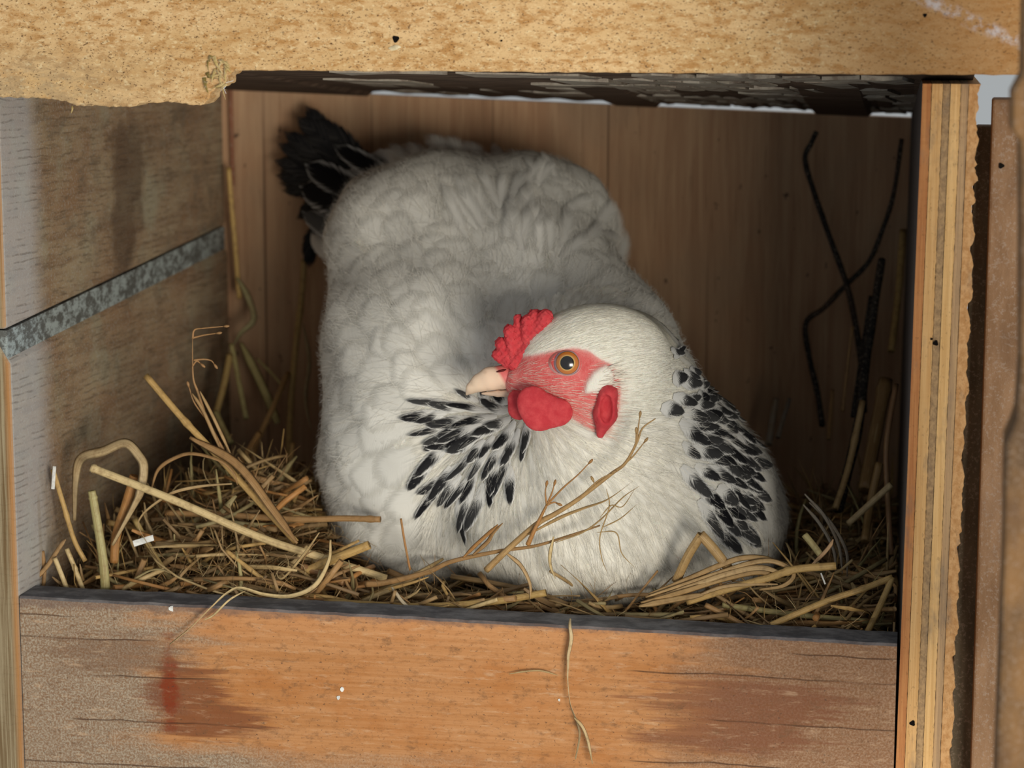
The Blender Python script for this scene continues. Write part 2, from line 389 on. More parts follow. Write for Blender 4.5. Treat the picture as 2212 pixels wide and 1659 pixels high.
# paint flakes: rows of cracked grey plates, patchy
r2 = np.random.default_rng(3)
rows = [(.00, .05), (.07, .16), (.19, .30), (.34, .46), (.50, .63), (.67, .80), (.84, .97)]
for ri, (t0, t1) in enumerate(rows):
    x = .125 + .02*r2.random()
    while x < .44:
        wdt = (.010 + .016*r2.random()) if x > .27 else .03 + .035*r2.random()
        keep = .42 + .45*(x > .24)
        if ri < 1: keep *= .5
        if r2.random() < keep:
            j = lambda s: (r2.random()-.5)*s
            sk = .006
            q = [(x+j(.003), t0+j(.03)), (x+wdt*.5, t0+j(.03)), (x+wdt-.0012+j(.002), t0+j(.03)), (x+wdt-.0012+sk+j(.003), t1+j(.03)), (x+wdt*.5+sk, t1+j(.04)), (x+sk+j(.003), t1+j(.03))]
            d0 = .0007 + .0009*r2.random()
            lo = [ceil_pt(a, min(max(b, .0), .985), d0 + .0008*r2.random()) for a, b in q]; hi = [ceil_pt(a, min(max(b, .0), .985), -.0012) for a, b in q]
            fl = [tuple(range(5, -1, -1))] + [tuple(range(6, 12))] + [(i, (i+1) % 6, (i+1) % 6+6, i+6) for i in range(6)]
            adopt(ce, make('paint_flake', lo+hi, fl, M_FLAKE, None, False))
        x += wdt + .0006
# right wall: plywood panel standing edge-on, every layer its own ply
wr = structure(empty('wall_right', (XR, 0, 0)))
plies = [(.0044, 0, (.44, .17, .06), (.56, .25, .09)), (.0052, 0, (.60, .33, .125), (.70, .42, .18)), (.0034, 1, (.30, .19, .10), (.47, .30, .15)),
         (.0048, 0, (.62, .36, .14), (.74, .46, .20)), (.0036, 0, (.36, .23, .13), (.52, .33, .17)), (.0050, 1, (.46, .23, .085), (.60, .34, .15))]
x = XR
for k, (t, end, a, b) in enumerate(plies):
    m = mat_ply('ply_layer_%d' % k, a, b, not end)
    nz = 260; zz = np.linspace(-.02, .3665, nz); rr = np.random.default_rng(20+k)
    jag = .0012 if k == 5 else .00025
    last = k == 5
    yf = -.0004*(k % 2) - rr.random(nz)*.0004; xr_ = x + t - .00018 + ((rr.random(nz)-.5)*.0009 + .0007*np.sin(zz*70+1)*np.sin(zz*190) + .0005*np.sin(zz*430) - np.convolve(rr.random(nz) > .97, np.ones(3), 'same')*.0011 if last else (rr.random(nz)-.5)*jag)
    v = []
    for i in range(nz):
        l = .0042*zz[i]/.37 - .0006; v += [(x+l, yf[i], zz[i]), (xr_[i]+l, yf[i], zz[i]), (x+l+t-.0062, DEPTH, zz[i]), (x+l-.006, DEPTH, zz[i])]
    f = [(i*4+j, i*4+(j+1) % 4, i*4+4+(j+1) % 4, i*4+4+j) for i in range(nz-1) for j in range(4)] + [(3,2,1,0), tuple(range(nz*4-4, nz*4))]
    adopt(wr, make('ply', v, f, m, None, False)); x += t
XP = x
def nail_hole(px, py, Y, r, parent, nrmv=(0, -1, 0)):
    c = P(px, py, Y); a = np.linspace(0, 2*math.pi, 14, endpoint=False); jit = 1+.18*np.sin(a*3+px)
    v = [(c[0]+math.cos(q)*r*j, c[1]-.0002, c[2]+math.sin(q)*r*j) for q, j in zip(a, jit)] + [(c[0]+math.cos(q)*r*.5, c[1]+.003, c[2]+math.sin(q)*r*.5) for q in a]
    n = 14; f = [tuple(range(n))] + [(i, i+n, (i+1) % n+n, (i+1) % n) for i in range(n)]
    adopt(parent, make('nail_hole', v, f, M_HOLE, None, False))
nail_hole(2021, 741, -.0006, .0013, wr); nail_hole(1971, 1562, -.0006, .0014, wr); nail_hole(2012, 732, -.0006, .0006, wr)

# ------------------------------------------------------------------ boards around the opening
fb = empty('front_board', (.22, .01, 0)); tag(fb, 'orange-brown timber board with greyed ends and red stains across the bottom of the nest', 'board')
xs = np.linspace(-.002, XR-.0012, 60); rr = np.random.default_rng(5)
zt = .1003 - .0048*np.clip(xs/.445, 0, 1)**1.2 + (rr.random(60)-.5)*.0005
v = []; nb = len(xs)
for yy, dz in ((0, -.0012), (.0012, 0), (.0225, 0), (.024, -.001)):
    v += [(x, yy, z+dz) for x, z in zip(xs, zt)]
v += [(x, .024, -.03) for x in xs] + [(x, 0, -.03) for x in xs]
f = [(k*nb+i, k*nb+i+1, ((k+1) % 6)*nb+i+1, ((k+1) % 6)*nb+i) for k in range(6) for i in range(nb-1)] + [tuple(k*nb for k in range(6)), tuple(k*nb+nb-1 for k in range(5, -1, -1))]
adopt(fb, make('plank', v, f, M_FRONT, None, False))
M_WHITE = mat_flat('chalky_white', (.75, .75, .72))
for px, py, s in ((739, 1489, .0011), (731, 1507, .0010), (370, 1315, .0014), (1208, 1512, .0007)):
    c = P(px, py, -.0004); a = np.linspace(0, 2*math.pi, 7, endpoint=False)
    v = [(c[0]+math.cos(q)*s*(.6+.5*rr.random()), -.0006, c[2]+math.sin(q)*s*(.8+.6*rr.random())) for q in a]; v += [(p[0], .0006, p[2]) for p in v]
    adopt(fb, make('dropping_fleck', v, [tuple(range(7))]+[(i, i+7, (i+1) % 7+7, (i+1) % 7) for i in range(7)], M_WHITE, None, False))

# top rail with a broken, lower-hanging left end
tr = empty('top_rail', (.2, -.01, .38)); tag(tr, 'tan speckled board across the top of the opening with a broken corner', 'board')
YT = -.019
edge = [(-60, 206), (20, 210), (60, 211), (110, 214), (140, 218), (165, 228), (205, 227), (250, 231), (285, 231), (300, 223), (330, 222), (360, 220), (400, 224), (425, 228), (440, 226), (452, 213), (454, 199), (461, 197), (463, 190), (474, 189), (478, 182), (486, 184), (489, 172), (487, 163), (497, 160), (503, 154), (530, 152)]
e2 = []
for (xa, ya), (xb, yb) in zip(edge[:-1], edge[1:]):
    n = max(1, int(math.hypot(xb-xa, yb-ya)/7)); e2 += [(xa+(xb-xa)*t/n + rr.normal()*.5, ya+(yb-ya)*t/n + rr.normal()*1.1) for t in range(n)]
edge = e2 + [(x, 152 + (x-530)*.0062 + (rr.random()-.5)*2.2) for x in range(540, 2300, 22)]
ol = [(P(x, y, YT)[0], P(x, y, YT)[2]) for x, y in edge]
ol = ol + [(ol[-1][0], .44), (ol[0][0], .44)]
v, f = prism(ol, YT, -.0003)
adopt(tr, bevel(make('plank', v, f, M_RAIL, None, False), .0006, 1))
nail_hole(855, 84, YT, .0016, tr); nail_hole(1083, 88, YT, .0005, tr); nail_hole(1998, 33, YT, .0009, tr)
M_SPL = mat_brown('torn_pale_fibre', (.42, .30, .10), (.62, .48, .25), (200, 200, 60)); M_SPLG = mat_brown('greenish_torn_fibre', (.16, .12, .03), (.30, .22, .06), (200, 200, 60))
# torn fibres at the break
for k in range(30):
    px, py = 438 + 52*r2.random(), 118 + 75*r2.random()
    if px < 455 and py > 180: continue
    L = .003 + .005*r2.random(); a = r2.normal(1.3, .8)
    c = P(px, py, YT - .0005); d = np.array([math.cos(a)*.9, -.12, -math.sin(a)])
    path = np.array([c + d*L*t + np.array([0, -.0012*math.sin(3*t), 0]) for t in np.linspace(0, 1, 5)])
    v, f = ribbon(path, np.linspace(.0015, .0003, 5)*(.5+r2.random()), twist=r2.normal(0, .6))
    adopt(tr, make('splinter', v, f, M_SPLG if px < 462 and r2.random() < .7 else M_SPL, None, False))
for k in range(7):   # chip below the nail hole and white lint at the break
    c = P(476+14*r2.random(), 160+26*r2.random(), YT+.002); pts = [c, c+np.array([.0012*r2.normal(), -.001, -.0018*r2.random()]), c+np.array([.002*r2.normal(), -.0012, -.004*r2.random()])]
    v, f = tube(catmull(pts, 7), np.linspace(.0003, .0001, 7), 5); adopt(tr, make('lint_fibre', v, fclean(f), M_WHITE, None, True))
c = P(853, 103, YT-.0005); v, f = ribbon(np.array([c+np.array([d, 0, .0004*math.sin(d*900)]) for d in np.linspace(-.003, .003, 6)]), np.array([.0006, .0016, .0022, .0022, .0014, .0005])*1.1); adopt(tr, make('wood_chip', v, f, mat_flat('pale_chip', (.72, .60, .38)), None, False))
for px, L in ((155, .0035), (157, .0028)):
    c = P(px, 229, YT); v, f = tube(np.array([c, c+np.array([.0002, -.0004, -L*.5]), c+np.array([-.0003, -.0003, -L])]), .00025, 5); adopt(tr, make('splinter', v, fclean(f), M_SPL, None, True))

# boards to the right of the plywood
sb = empty('side_board', (.49, .03, 0)); tag(sb, 'speckled brown upright board just beyond the plywood edge', 'board')
a, b = P(2122, 900, .016)[0], P(2240, 900, .016)[0]
v, f = boxv((a, .016, -.05), (b, .034, P(2150, 214, .016)[2])); adopt(sb, bevel(make('plank', v, f, mat_brown('speckled_brown_board', (.21, .115, .058), (.31, .185, .105)), None, False)))
nail_hole(2163, 358, .0155, .0013, sb)
st = empty('batten', (.478, .03, 0)); tag(st, 'thin grey-green upright batten between the plywood and the brown board', 'batten')
v, f = boxv((XP+.0008, .0345, -.05), (a+.012, .047, .345)); v = [((XP - .0009 + .0042*q[2]/.37) if k in (0, 3, 4, 7) else q[0], q[1], q[2]) for k, q in enumerate(v)]; adopt(st, bevel(make('strip', v, f, mat_brown('grey_green_batten', (.11, .09, .06), (.19, .15, .10)), None, False)))
# near post, out of focus at the frame's edge
po = empty('near_post', (.52, -.2, 0)); tag(po, 'blurred orange-brown wooden post nearest the camera beside the opening', 'post')
YN = -.24
ol = [(2172, 960), (2168, 1200), (2150, 1700), (2150, 1900), (2600, 1900), (2600, -200), (2215, -200), (2207, 160), (2186, 200), (2185, 285), (2203, 300), (2204, 780), (2196, 900), (2185, 930)]
ol = [(P(x, y, YN)[0], P(x, y, YN)[2]) for x, y in ol][::-1]
ol = ol[::-1]
v, f = prism(ol, YN, YN+.03)
adopt(po, bevel(make('plank', v, f, mat_brown('near_post_wood', (.10, .06, .032), (.22, .12, .05), (40, 40, 20)), None, False), .002, 2))

# ------------------------------------------------------------------ hen: one continuous body from a blended distance field
def sell(p, c, r, M=None):
    q = p - c
    if M is not None: q = q @ M.T
    r = np.asarray(r); q = q/r; k0 = np.linalg.norm(q, axis=-1); k1 = np.linalg.norm(q/r, axis=-1)+1e-9
    return k0*(k0-1)/k1
def scap(p, a, b, ra, rb):
    ab = b - a; t = np.clip((p-a) @ ab/(ab @ ab), 0, 1)
    return np.linalg.norm(p-a-t[..., None]*ab, axis=-1)-(ra+(rb-ra)*t)
def smin(a, b, k):
    h = np.clip(.5+.5*(b-a)/k, 0, 1); return b+(a-b)*h-k*h*(1-h)
def smax(a, b, k): return -smin(-a, -b, k)
def frame(a, up=(0, 0, 1)):
    a = nrm(a); l = nrm(np.cross(up, a)); return np.array([a, l, np.cross(a, l)])
TAILD = nrm([-.58, .66, .42]); MB = frame(TAILD); HEADF = nrm([-.97, -.12, -.18]); MH = frame(HEADF)
def hen(p):
    d = sell(p, P(985,535,.232), (.068,.078,.052), MB)
    for c, r in ((P(1000,760,.175), (.085,.080,.060)), (P(1150,620,.20), (.072,.052,.048)), (P(1175,490,.245), (.042,.042,.040))):
        d = smin(d, sell(p, c, r, MB), .022)
    d = smin(d, sell(p, P(925,1000,.14), (.060,.07,.070)), .022)       # side and belly
    d = smin(d, sell(p, P(1240,1110,.095), (.064,.05,.047)), .025)     # breast
    d = smin(d, sell(p, P(1530,1120,.14), (.042,.068,.052)), .025)     # far shoulder and wing
    d = smin(d, sell(p, P(1315,840,.155), (.045,.06,.058)), .03)
    d = smin(d, scap(p, P(1290,1060,.10), P(1300,850,.075), .060, .037), .02)   # neck
    d = smin(d, scap(p, P(1440,1010,.115), P(1350,800,.085), .044, .030), .02)  # nape
    d = smin(d, sell(p, P(1120,1040,.10), (.042,.04,.045)), .02)       # hackle under the beak
    d = smin(d, sell(p, P(1275,770,.058), (.037,.0215,.0265), MH), .012)  # skull
    d = smin(d, scap(p, P(1220,805,.055), P(1128,825,.055), .0175, .009), .008)  # cheeks to beak
    far = np.clip(np.linalg.norm(p-P(1275,770,.058), axis=-1)/.03-1.2, 0, 1)
    d = d - .0016*far*np.sin(p[..., 0]*120+p[..., 2]*40)*np.sin(p[..., 2]*130-p[..., 1]*60+1)
    return np.maximum(d, .055-p[..., 2])
def grad(fn, p, e=.0007):
    return nrm(np.stack([fn(p+np.eye(3)[i]*e)-fn(p-np.eye(3)[i]*e) for i in range(3)], -1))
def nets(fn, xs, ys, zs):
    X, Y, Z = np.meshgrid(xs, ys, zs, indexing='ij'); G = np.stack([X, Y, Z], -1); D = np.empty(X.shape, np.float32)
    for i in range(len(xs)): D[i] = fn(G[i])
    n = np.array(D.shape)-1; cs = [(i, j, k) for i in (0, 1) for j in (0, 1) for k in (0, 1)]
    V = np.stack([D[i:n[0]+i, j:n[1]+j, k:n[2]+k] for i, j, k in cs], -1); s = V < 0; act = s.any(-1) & ~s.all(-1)
    idx = np.argwhere(act); vid = -np.ones(act.shape, int); vid[act] = np.arange(len(idx)); Va = V[act]
    pos = np.zeros((len(idx), 3)); cnt = np.zeros(len(idx)); ax = [xs, ys, zs]
    cp = np.stack([np.stack([ax[d][idx[:, d]+c[d]] for d in range(3)], -1) for c in cs], 1)
    for a in range(8):
        for b in range(a+1, 8):
            if sum(abs(cs[a][d]-cs[b][d]) for d in range(3)) != 1: continue
            m = (Va[:, a] < 0) != (Va[:, b] < 0); t = (Va[m, a]/(Va[m, a]-Va[m, b]))[:, None]
            pos[m] += cp[m, a]*(1-t)+cp[m, b]*t; cnt[m] += 1
    pos /= cnt[:, None]; faces = []
    for d in range(3):
        e = [(1, 2), (2, 0), (0, 1)][d]; s0 = [slice(1, -1)]*3; s0[d] = slice(0, -1); s1 = list(s0); s1[d] = slice(1, None)
        A = D[tuple(s0)] < 0; B = D[tuple(s1)] < 0
        for flip, m in ((0, A & ~B), (1, ~A & B)):
            q = np.argwhere(m); of = np.ones(3, int); of[d] = 0; q = q+of
            u = np.zeros(3, int); u[e[0]] = 1; w = np.zeros(3, int); w[e[1]] = 1
            g = lambda o: vid[tuple((q-o).T)]
            f4 = np.stack([g(u+w), g(w), g(0*u), g(u)], -1); faces.append(f4[:, ::-1] if flip else f4)
    return pos, np.concatenate(faces)
def agrid(lo, hi, flo, fhi, c, fi): return np.concatenate([np.arange(lo, flo, c), np.arange(flo, fhi, fi), np.arange(fhi, hi+c, c)])
def blob(name, fn, lo, hi, step, mat, parent, attrs=None):
    v, f = nets(fn, *[np.arange(a, b, step) for a, b in zip(lo, hi)])
    return adopt(parent, make(name, v, f, mat, None, True, attrs=attrs(v) if attrs else None))
def inpoly(x, y, poly):
    r = np.zeros(x.shape, bool); n = len(poly); j = n-1
    for i in range(n):
        xi, yi = poly[i]; xj, yj = poly[j]
        with np.errstate(divide='ignore', invalid='ignore'):
            c = ((yi > y) != (yj > y)) & (x < (xj-xi)*(y-yi)/(yj-yi+1e-12)+xi)
        r ^= c; j = i
    return r
def softpoly(x, y, poly, blur, n=24):
    g = np.random.default_rng(1); a = np.zeros(x.shape)
    for _ in range(n): a += inpoly(x+g.normal(0, blur), y+g.normal(0, blur), poly)
    return a/n
def hit(px, py):
    r = nrm(VF + VR*((px-IW/2)/FPX) - VU*((py-IH/2)/FPX)); t = 1.0
    for _ in range(60): t += float(hen((CAM+r*t)[None])[0])*.8
    p = CAM+r*t; return p, grad(hen, p[None])[0]
FACE = [(1062,786),(1092,792),(1115,772),(1150,768),(1200,757),(1240,752),(1272,758),(1294,775),(1325,790),(1338,822),(1341,852),(1335,900),(1308,945),(1288,942),(1235,902),(1185,880),(1130,855),(1085,850)]
TUFT = [(1266,828),(1283,802),(1309,787),(1324,803),(1324,829),(1302,843),(1263,850)]
HEADC = P(1240, 790, .057)
def mirror(p):  # reflect the far side of the head onto the near one
    d = (p-HEADC) @ MH[1]; d = np.where(d*np.sign(MH[1][1]) > 0, d, 0); return p - 2*d[..., None]*MH[1]
def facemask(p, blur=5):
    q = mirror(p); x, y = topx(q); near = np.linalg.norm(p-HEADC, axis=-1) < .052
    r = softpoly(x, y, FACE, blur)*(1-softpoly(x, y, TUFT, blur*.8)); return r*near
henroot = empty('hen', tuple(P(1150, 1250, .14)*np.array([1, 1, 0]) + np.array([0, 0, .055])))
tag(henroot, 'white hen with black-flecked neck and red comb sitting on straw in the nest', 'hen')

def mat_skin():
    m = NT('hen_skin_and_down'); c = m.attr('Col').outputs['Color']; n1 = m.noise((1300, 1300, 1300), 3, .6); n2 = m.noise((350, 350, 350), 3, .6)
    isred = m.sm(m.n('ShaderNodeSeparateColor', None, Color=c).outputs[1], .55, .3)
    c = m.mix(mul(m, m.sm(n1, .5, .7), isred, .25), c, (.80, .42, .38)); c = m.mix(mul(m, m.sm(m.noise((170, 170, 170), 3, .6, loc=(1, 2, 3)), .45, .7), isred, .55), c, (.80, .30, .27)); c = m.mix(mul(m, m.sm(m.noise((210, 210, 210), 3, .6, loc=(7, 2, 3)), .5, .7), isred, .5), c, (.60, .045, .05))
    m.put(m.b, 'Subsurface Weight', .15); m.put(m.b, 'Subsurface Radius', (.003, .001, .0006)); m.put(m.b, 'Subsurface Scale', .6)
    return m.out(c, .55, .3, m.math('ADD', n1, n2), .45, .0008)
def mat_red():
    m = NT('red_comb_skin'); v1 = m.n('ShaderNodeTexVoronoi', None, Vector=m.map((1100, 1100, 1100))).outputs['Distance']; n2 = m.noise((260, 260, 260), 4, .6)
    c = m.mix(m.sm(n2, .35, .7), (.60, .034, .050), (.72, .075, .085)); c = m.mix(mul(m, m.sm(v1, .55, .2), .25), c, (.80, .16, .15))
    m.put(m.b, 'Subsurface Weight', .2); m.put(m.b, 'Subsurface Radius', (.003, .0008, .0006)); m.put(m.b, 'Subsurface Scale', .6)
    return m.out(c, .5, .35, m.math('SUBTRACT', n2, v1), .5, .0006)
def mat_attr(name, rough=.6, spec=.3):
    m = NT(name); n1 = m.noise((500, 500, 500), 3, .6)
    return m.out(m.mix(m.math('MULTIPLY', m.sm(n1, .35, .7), .22), m.attr('Col').outputs['Color'], (.25, .16, .08)), rough, spec)
def mat_plume(name, fringe=.5, jag=.9):
    m = NT(name)
    uv = m.n('ShaderNodeTexCoord').outputs['UV']; sp = m.n('ShaderNodeSeparateXYZ', None, Vector=uv)
    u = m.math('ABSOLUTE', m.math('MULTIPLY_ADD', sp.outputs[0], 2.0, -1.0)); v = sp.outputs[1]
    rnd = m.attr('seed').outputs['Fac']
    vec = m.n('ShaderNodeCombineXYZ', None, X=m.math('MULTIPLY', m.math('SUBTRACT', v, m.math('MULTIPLY', u, .35)), 34.0), Y=m.math('MULTIPLY', sp.outputs[0], 1.6), Z=m.math('MULTIPLY', rnd, 50.0)).outputs[0]
    barb = m.n('ShaderNodeTexNoise', None, Vector=vec, Scale=1.0, Detail=3.0, Roughness=.6).outputs['Fac']
    c = m.attr('Col').outputs['Color']; dk = m.attr('dark').outputs['Fac']
    bw = m.math('MULTIPLY', m.math('SUBTRACT', barb, .5), .7)
    core = mul(m, dk, m.math('SUBTRACT', 1.0, m.sm(m.math('ADD', u, bw), .58, .95)), m.sm(m.math('ADD', v, bw), .26, .50), m.math('SUBTRACT', 1.0, m.sm(m.math('ADD', v, bw), .95, 1.1)))
    c = m.mix(mul(m, m.sm(barb, .45, .7), .10), c, (.50, .47, .42))
    c = m.mix(core, c, (.007, .007, .009))
    side = m.math('SUBTRACT', 1.0, u); tip = m.math('MULTIPLY', m.math('SUBTRACT', 1.0, v), 2.2)
    e = m.math('MINIMUM', side, tip)
    al = m.sm(m.math('ADD', e, m.math('MULTIPLY', m.math('SUBTRACT', barb, .5), jag)), -.10*jag, fringe)
    m.put(m.b, 'Alpha', al); m.put(m.b, 'Sheen Weight', .0)
    m.put(m.b, 'Subsurface Weight', 0.0)
    return m.out(c, .7, .15, barb, .25, .0006)
M_SKIN, M_RED, M_PLUME, M_SOFT, M_VANE = mat_skin(), mat_red(), mat_plume('feather_vane', .22), mat_plume('soft_feather_vane', .9), mat_plume('downy_contour_vane', .60, .60)

bv, bf = nets(hen, agrid(.07, .44, .215, .345, .005, .0011), agrid(.0, .37, .02, .11, .005, .0011), agrid(.04, .36, .165, .26, .005, .0011))
fm = facemask(bv, 4)
tuft = softpoly(*topx(mirror(bv)), TUFT, 3)*(np.linalg.norm(bv-HEADC, axis=1) < .05)
white = np.array([.86, .83, .74]); redc = np.array([.70, .10, .10])
noise = np.sin(bv @ np.array([900., 400, 700]))*np.sin(bv @ np.array([-500., 800, 600]))
pale = np.clip(.10 + .5*np.clip((topx(bv)[1]-850)/120, 0, 1), 0, .55)
colr = redc[None]*(1-pale[:, None]) + np.array([.86, .45, .38])*pale[:, None]
bc = white[None]*(1-fm[:, None]) + colr*fm[:, None]
bn = grad(hen, bv); bv2 = bv + bn*(tuft*.0022)[:, None]
body = adopt(henroot, make('body', bv2, bf, M_SKIN, None, True, attrs={'Col': bc}))

# --- comb, wattles, ear lobe, beak, eye
def lump(p, a=.0006, s=1.0):
    return a*(np.sin(p[..., 0]*1900*s+1)*np.sin(p[..., 2]*1700*s+.5)*np.sin(p[..., 1]*1800*s) + .6*np.sin(p[..., 0]*3900*s)*np.sin(p[..., 2]*4300*s+1))
CL = [((1084,776),(1073,766),11,0),((1096,782),(1083,742),14,-1),((1108,768),(1100,714),13,1),((1122,752),(1119,688),10,-1),((1136,745),(1138,692),12,2),((1150,732),(1156,684),17,-1),((1162,716),(1178,684),17,1),((1128,768),(1110,740),15,-2),((1144,750),(1128,716),13,-3),((1110,785),(1150,742),16,0)]
CL = [(P(a[0], a[1], .050), P(b[0], b[1], .050-.0012*o), r*PX) for a, b, r, o in CL]
def comb(p):
    d = None
    for a, b, r in CL:
        k = scap(p, a, b, r*.95, r); d = k if d is None else smin(d, k, .0008)
    return d - lump(p, .0006)
blob('comb', comb, P(1040,810,.05)-np.array([0,.012,0]), P(1215,650,.05)+np.array([0,.012,0]), .0006, M_RED, henroot)['label'] = 'lumpy red comb'
lat = MH[1]
def flatcap(p, a, b, ra, rb, k=2.6):   # capsule squashed sideways
    c = (a+b)/2; q = p + ((p-c) @ lat)[..., None]*lat*(k-1); return scap(q, a, b, ra, rb)/k**.5
W1 = (P(1152,872,.036), P(1207,892,.032)); W2 = (P(1150,862,.037), P(1163,900,.031))
def wat_near(p):
    d = flatcap(p, W1[0], W1[1], 29*PX, 30*PX, 3.0); d = smin(d, flatcap(p, W2[0], W2[1], 26*PX, 33*PX, 3.0), .004)
    return d - lump(p, .00012)
blob('wattle', wat_near, P(1085,945,.034)-np.array([0,.02,0]), P(1255,815,.034)+np.array([0,.02,0]), .0007, M_RED, henroot)['label'] = 'near red wattle'
W3 = (P(1117,862,.046), P(1122,882,.046))
def wat_far(p): return flatcap(p, W3[0], W3[1], 21*PX, 26*PX, 2.2) - lump(p, .0002)
blob('wattle', wat_far, P(1080,930,.046)-np.array([0,.015,0]), P(1160,810,.046)+np.array([0,.015,0]), .0007, M_RED, henroot)
eh = [hit(1315, 850)[0], hit(1308, 895)[0], hit(1299, 935)[0]]
def lobe(p):
    q = [e + np.array([0, -.0015, 0]) for e in eh]
    d = smin(scap(p, q[0], q[1], 21*PX, 24*PX), scap(p, q[1], q[2] + np.array([0, -.002, 0]), 23*PX, 9*PX), .003)
    d = smax(d, -sell(p, q[1] + np.array([.0012, -.0062, .0035]), (.0034, .0050, .0078)), .0010)
    return d - lump(p, .00025)
blob('ear_lobe', lobe, P(1270,960,.05)-np.array([0,.03,0]), P(1350,815,.05)+np.array([0,.03,0]), .0007, M_RED, henroot)['label'] = 'hanging red ear lobe'
BK = [((1112,818),24),((1085,815),25),((1058,818),24.5),((1036,827),19),((1019,838),11.5),((1008,851),3.2)]
BK = [(P(a[0], a[1], .0545), r*PX) for a, r in BK]
def beak(p):
    q = p + ((p-BK[1][0]) @ lat)[..., None]*lat*.45; d = None
    for (a, ra), (b, rb) in zip(BK[:-1], BK[1:]):
        k = scap(q, a, b, ra, rb); d = k if d is None else smin(d, k, .002)
    up = nrm(P(1060,800,.0545)-P(1066,850,.0545)); cut = -((p-P(1050,846,.0545)) @ up)      # flat lower rim
    return smax(d, cut - .0004 - 60*np.clip(P(1030,850,.05)[0]-p[..., 0], 0, 1)*.0045, .0012)
def beak_col(v):
    x, y = topx(v); t = np.clip((x-1005)/110, 0, 1)[:, None]; lo = np.clip((y-838)/12, 0, 1)[:, None]
    c = np.array([.78, .60, .44])*(1-t) + np.array([.86, .60, .45])*t; c = c*(1-.25*lo)
    r = np.clip((x-(1062+(y-788)*.62))/9, 0, 1)[:, None]; return {'Col': c*(1-r) + np.array([.68, .15, .14])*r}
def mat_beak():
    m = NT('pale_horn'); n1 = m.noise((160, 160, 160), 3, .6); c = m.mix(mul(m, m.sm(n1, .55, .75), .35), m.attr('Col').outputs['Color'], (.45, .28, .16))
    m.put(m.b, 'Subsurface Weight', .1); m.put(m.b, 'Subsurface Radius', (.002, .001, .0006)); m.put(m.b, 'Subsurface Scale', .5)
    return m.out(c, .35, .45, n1, .1, .0004)
bk = blob('beak', beak, P(990,880,.0545)-np.array([0,.012,0]), P(1130,775,.0545)+np.array([0,.012,0]), .0006, mat_beak(), henroot, beak_col); bk['label'] = 'pale horn beak'
LB = [(P(1110,850,.0545), 9*PX), (P(1075,850,.0545), 7*PX), (P(1042,850,.0545), 3*PX)]
def lbeak(p): return smin(scap(p, LB[0][0], LB[1][0], LB[0][1], LB[1][1]), scap(p, LB[1][0], LB[2][0], LB[1][1], LB[2][1]), .001)
lb = blob('lower_beak', lbeak, P(1025,868,.0545)-np.array([0,.006,0]), P(1125,835,.0545)+np.array([0,.006,0]), .0006, bk.data.materials[0], henroot, beak_col)
def surf(fn, px, py, t0=1.1):
    r = nrm(VF + VR*((px-IW/2)/FPX) - VU*((py-IH/2)/FPX)); t = t0
    for _ in range(80): t += float(fn((CAM+r*t)[None])[0])*.7
    return CAM + r*t
nc = surf(lambda q: np.minimum(beak(q), hen(q)), 1083, 801)
v, f = tube(np.array([nc+nrm(VR*1+VU*.25)*s*.0026 - np.array([0, .0001, 0]) for s in (-1, -.4, .4, 1)]), np.array([.0002, .0006, .0006, .0002]), 8); o = make('nostril', v, fclean(f), mat_flat('nostril_dark', (.10, .012, .012)), None, True); adopt(henroot, o)
def sphere_cap(c, ax, r, ang, n=24, m=12, el=1.0):
    a = nrm(ax); u = nrm(np.cross(a, (0, 0, 1))); w = np.cross(u, a); v = [c + a*r]; f = []
    for i in range(1, m+1):
        t = ang*i/m
        for j in range(n):
            q = 2*math.pi*j/n; v.append(c + a*r*math.cos(t) + r*math.sin(t)*(u*math.cos(q) + w*math.sin(q)*el))
    for j in range(n): f.append((0, 1+j, 1+(j+1) % n))
    for i in range(m-1):
        for j in range(n): f.append((1+i*n+j, 1+(i+1)*n+j, 1+(i+1)*n+(j+1) % n, 1+i*n+(j+1) % n))
    return np.array(v), f
def mat_gloss(name, c, attr=False):
    m = NT(name); col = m.attr('Col').outputs['Color'] if attr else c
    n1 = m.noise((900, 900, 900), 2, .5); m.put(m.b, 'Coat Weight', .8); m.put(m.b, 'Coat Roughness', .03)
    return m.out(m.mix(m.math('MULTIPLY', n1, .12), col, (.1, .06, .04)), .2, .5)
ep, en = hit(1226, 784); en = nrm(en*.6 + nrm(CAM-ep)*.5)
RE = .0085; ec = ep - en*(RE - .0027)
v, f = sphere_cap(ec, en, RE, 1.9, 32, 20); eye = adopt(henroot, make('eye', v, f, mat_gloss('eye_white', (.42, .34, .38)), None, True)); eye['label'] = 'round orange eye with black pupil'
v, f = sphere_cap(ec+en*.0002, en, RE+.00006, math.asin(.0058/RE), 32, 10)
rad = np.linalg.norm((v-ec)-((v-ec) @ en)[:, None]*en, axis=1)/.0058
ic = np.where(rad[:, None] < .72, np.array([.62, .40, .12]), np.array([.56, .17, .025])); ic = np.where(rad[:, None] > .93, np.array([.16, .06, .03]), ic)
o = make('iris', v, f, mat_gloss('orange_iris', None, True), None, True, attrs={'Col': ic}); bpy.context.view_layer.update(); adopt(eye, o)
v, f = sphere_cap(ec+en*.0004, en, RE+.0001, math.asin(.0034/RE), 28, 8); adopt(eye, make('pupil', v, f, mat_gloss('black_pupil', (.004, .004, .005)), None, True))
eu = nrm(np.cross(en, (0, 0, 1))); ew = np.cross(eu, en); th = np.linspace(0, 2*math.pi, 41)[:-1]
ring = []; 
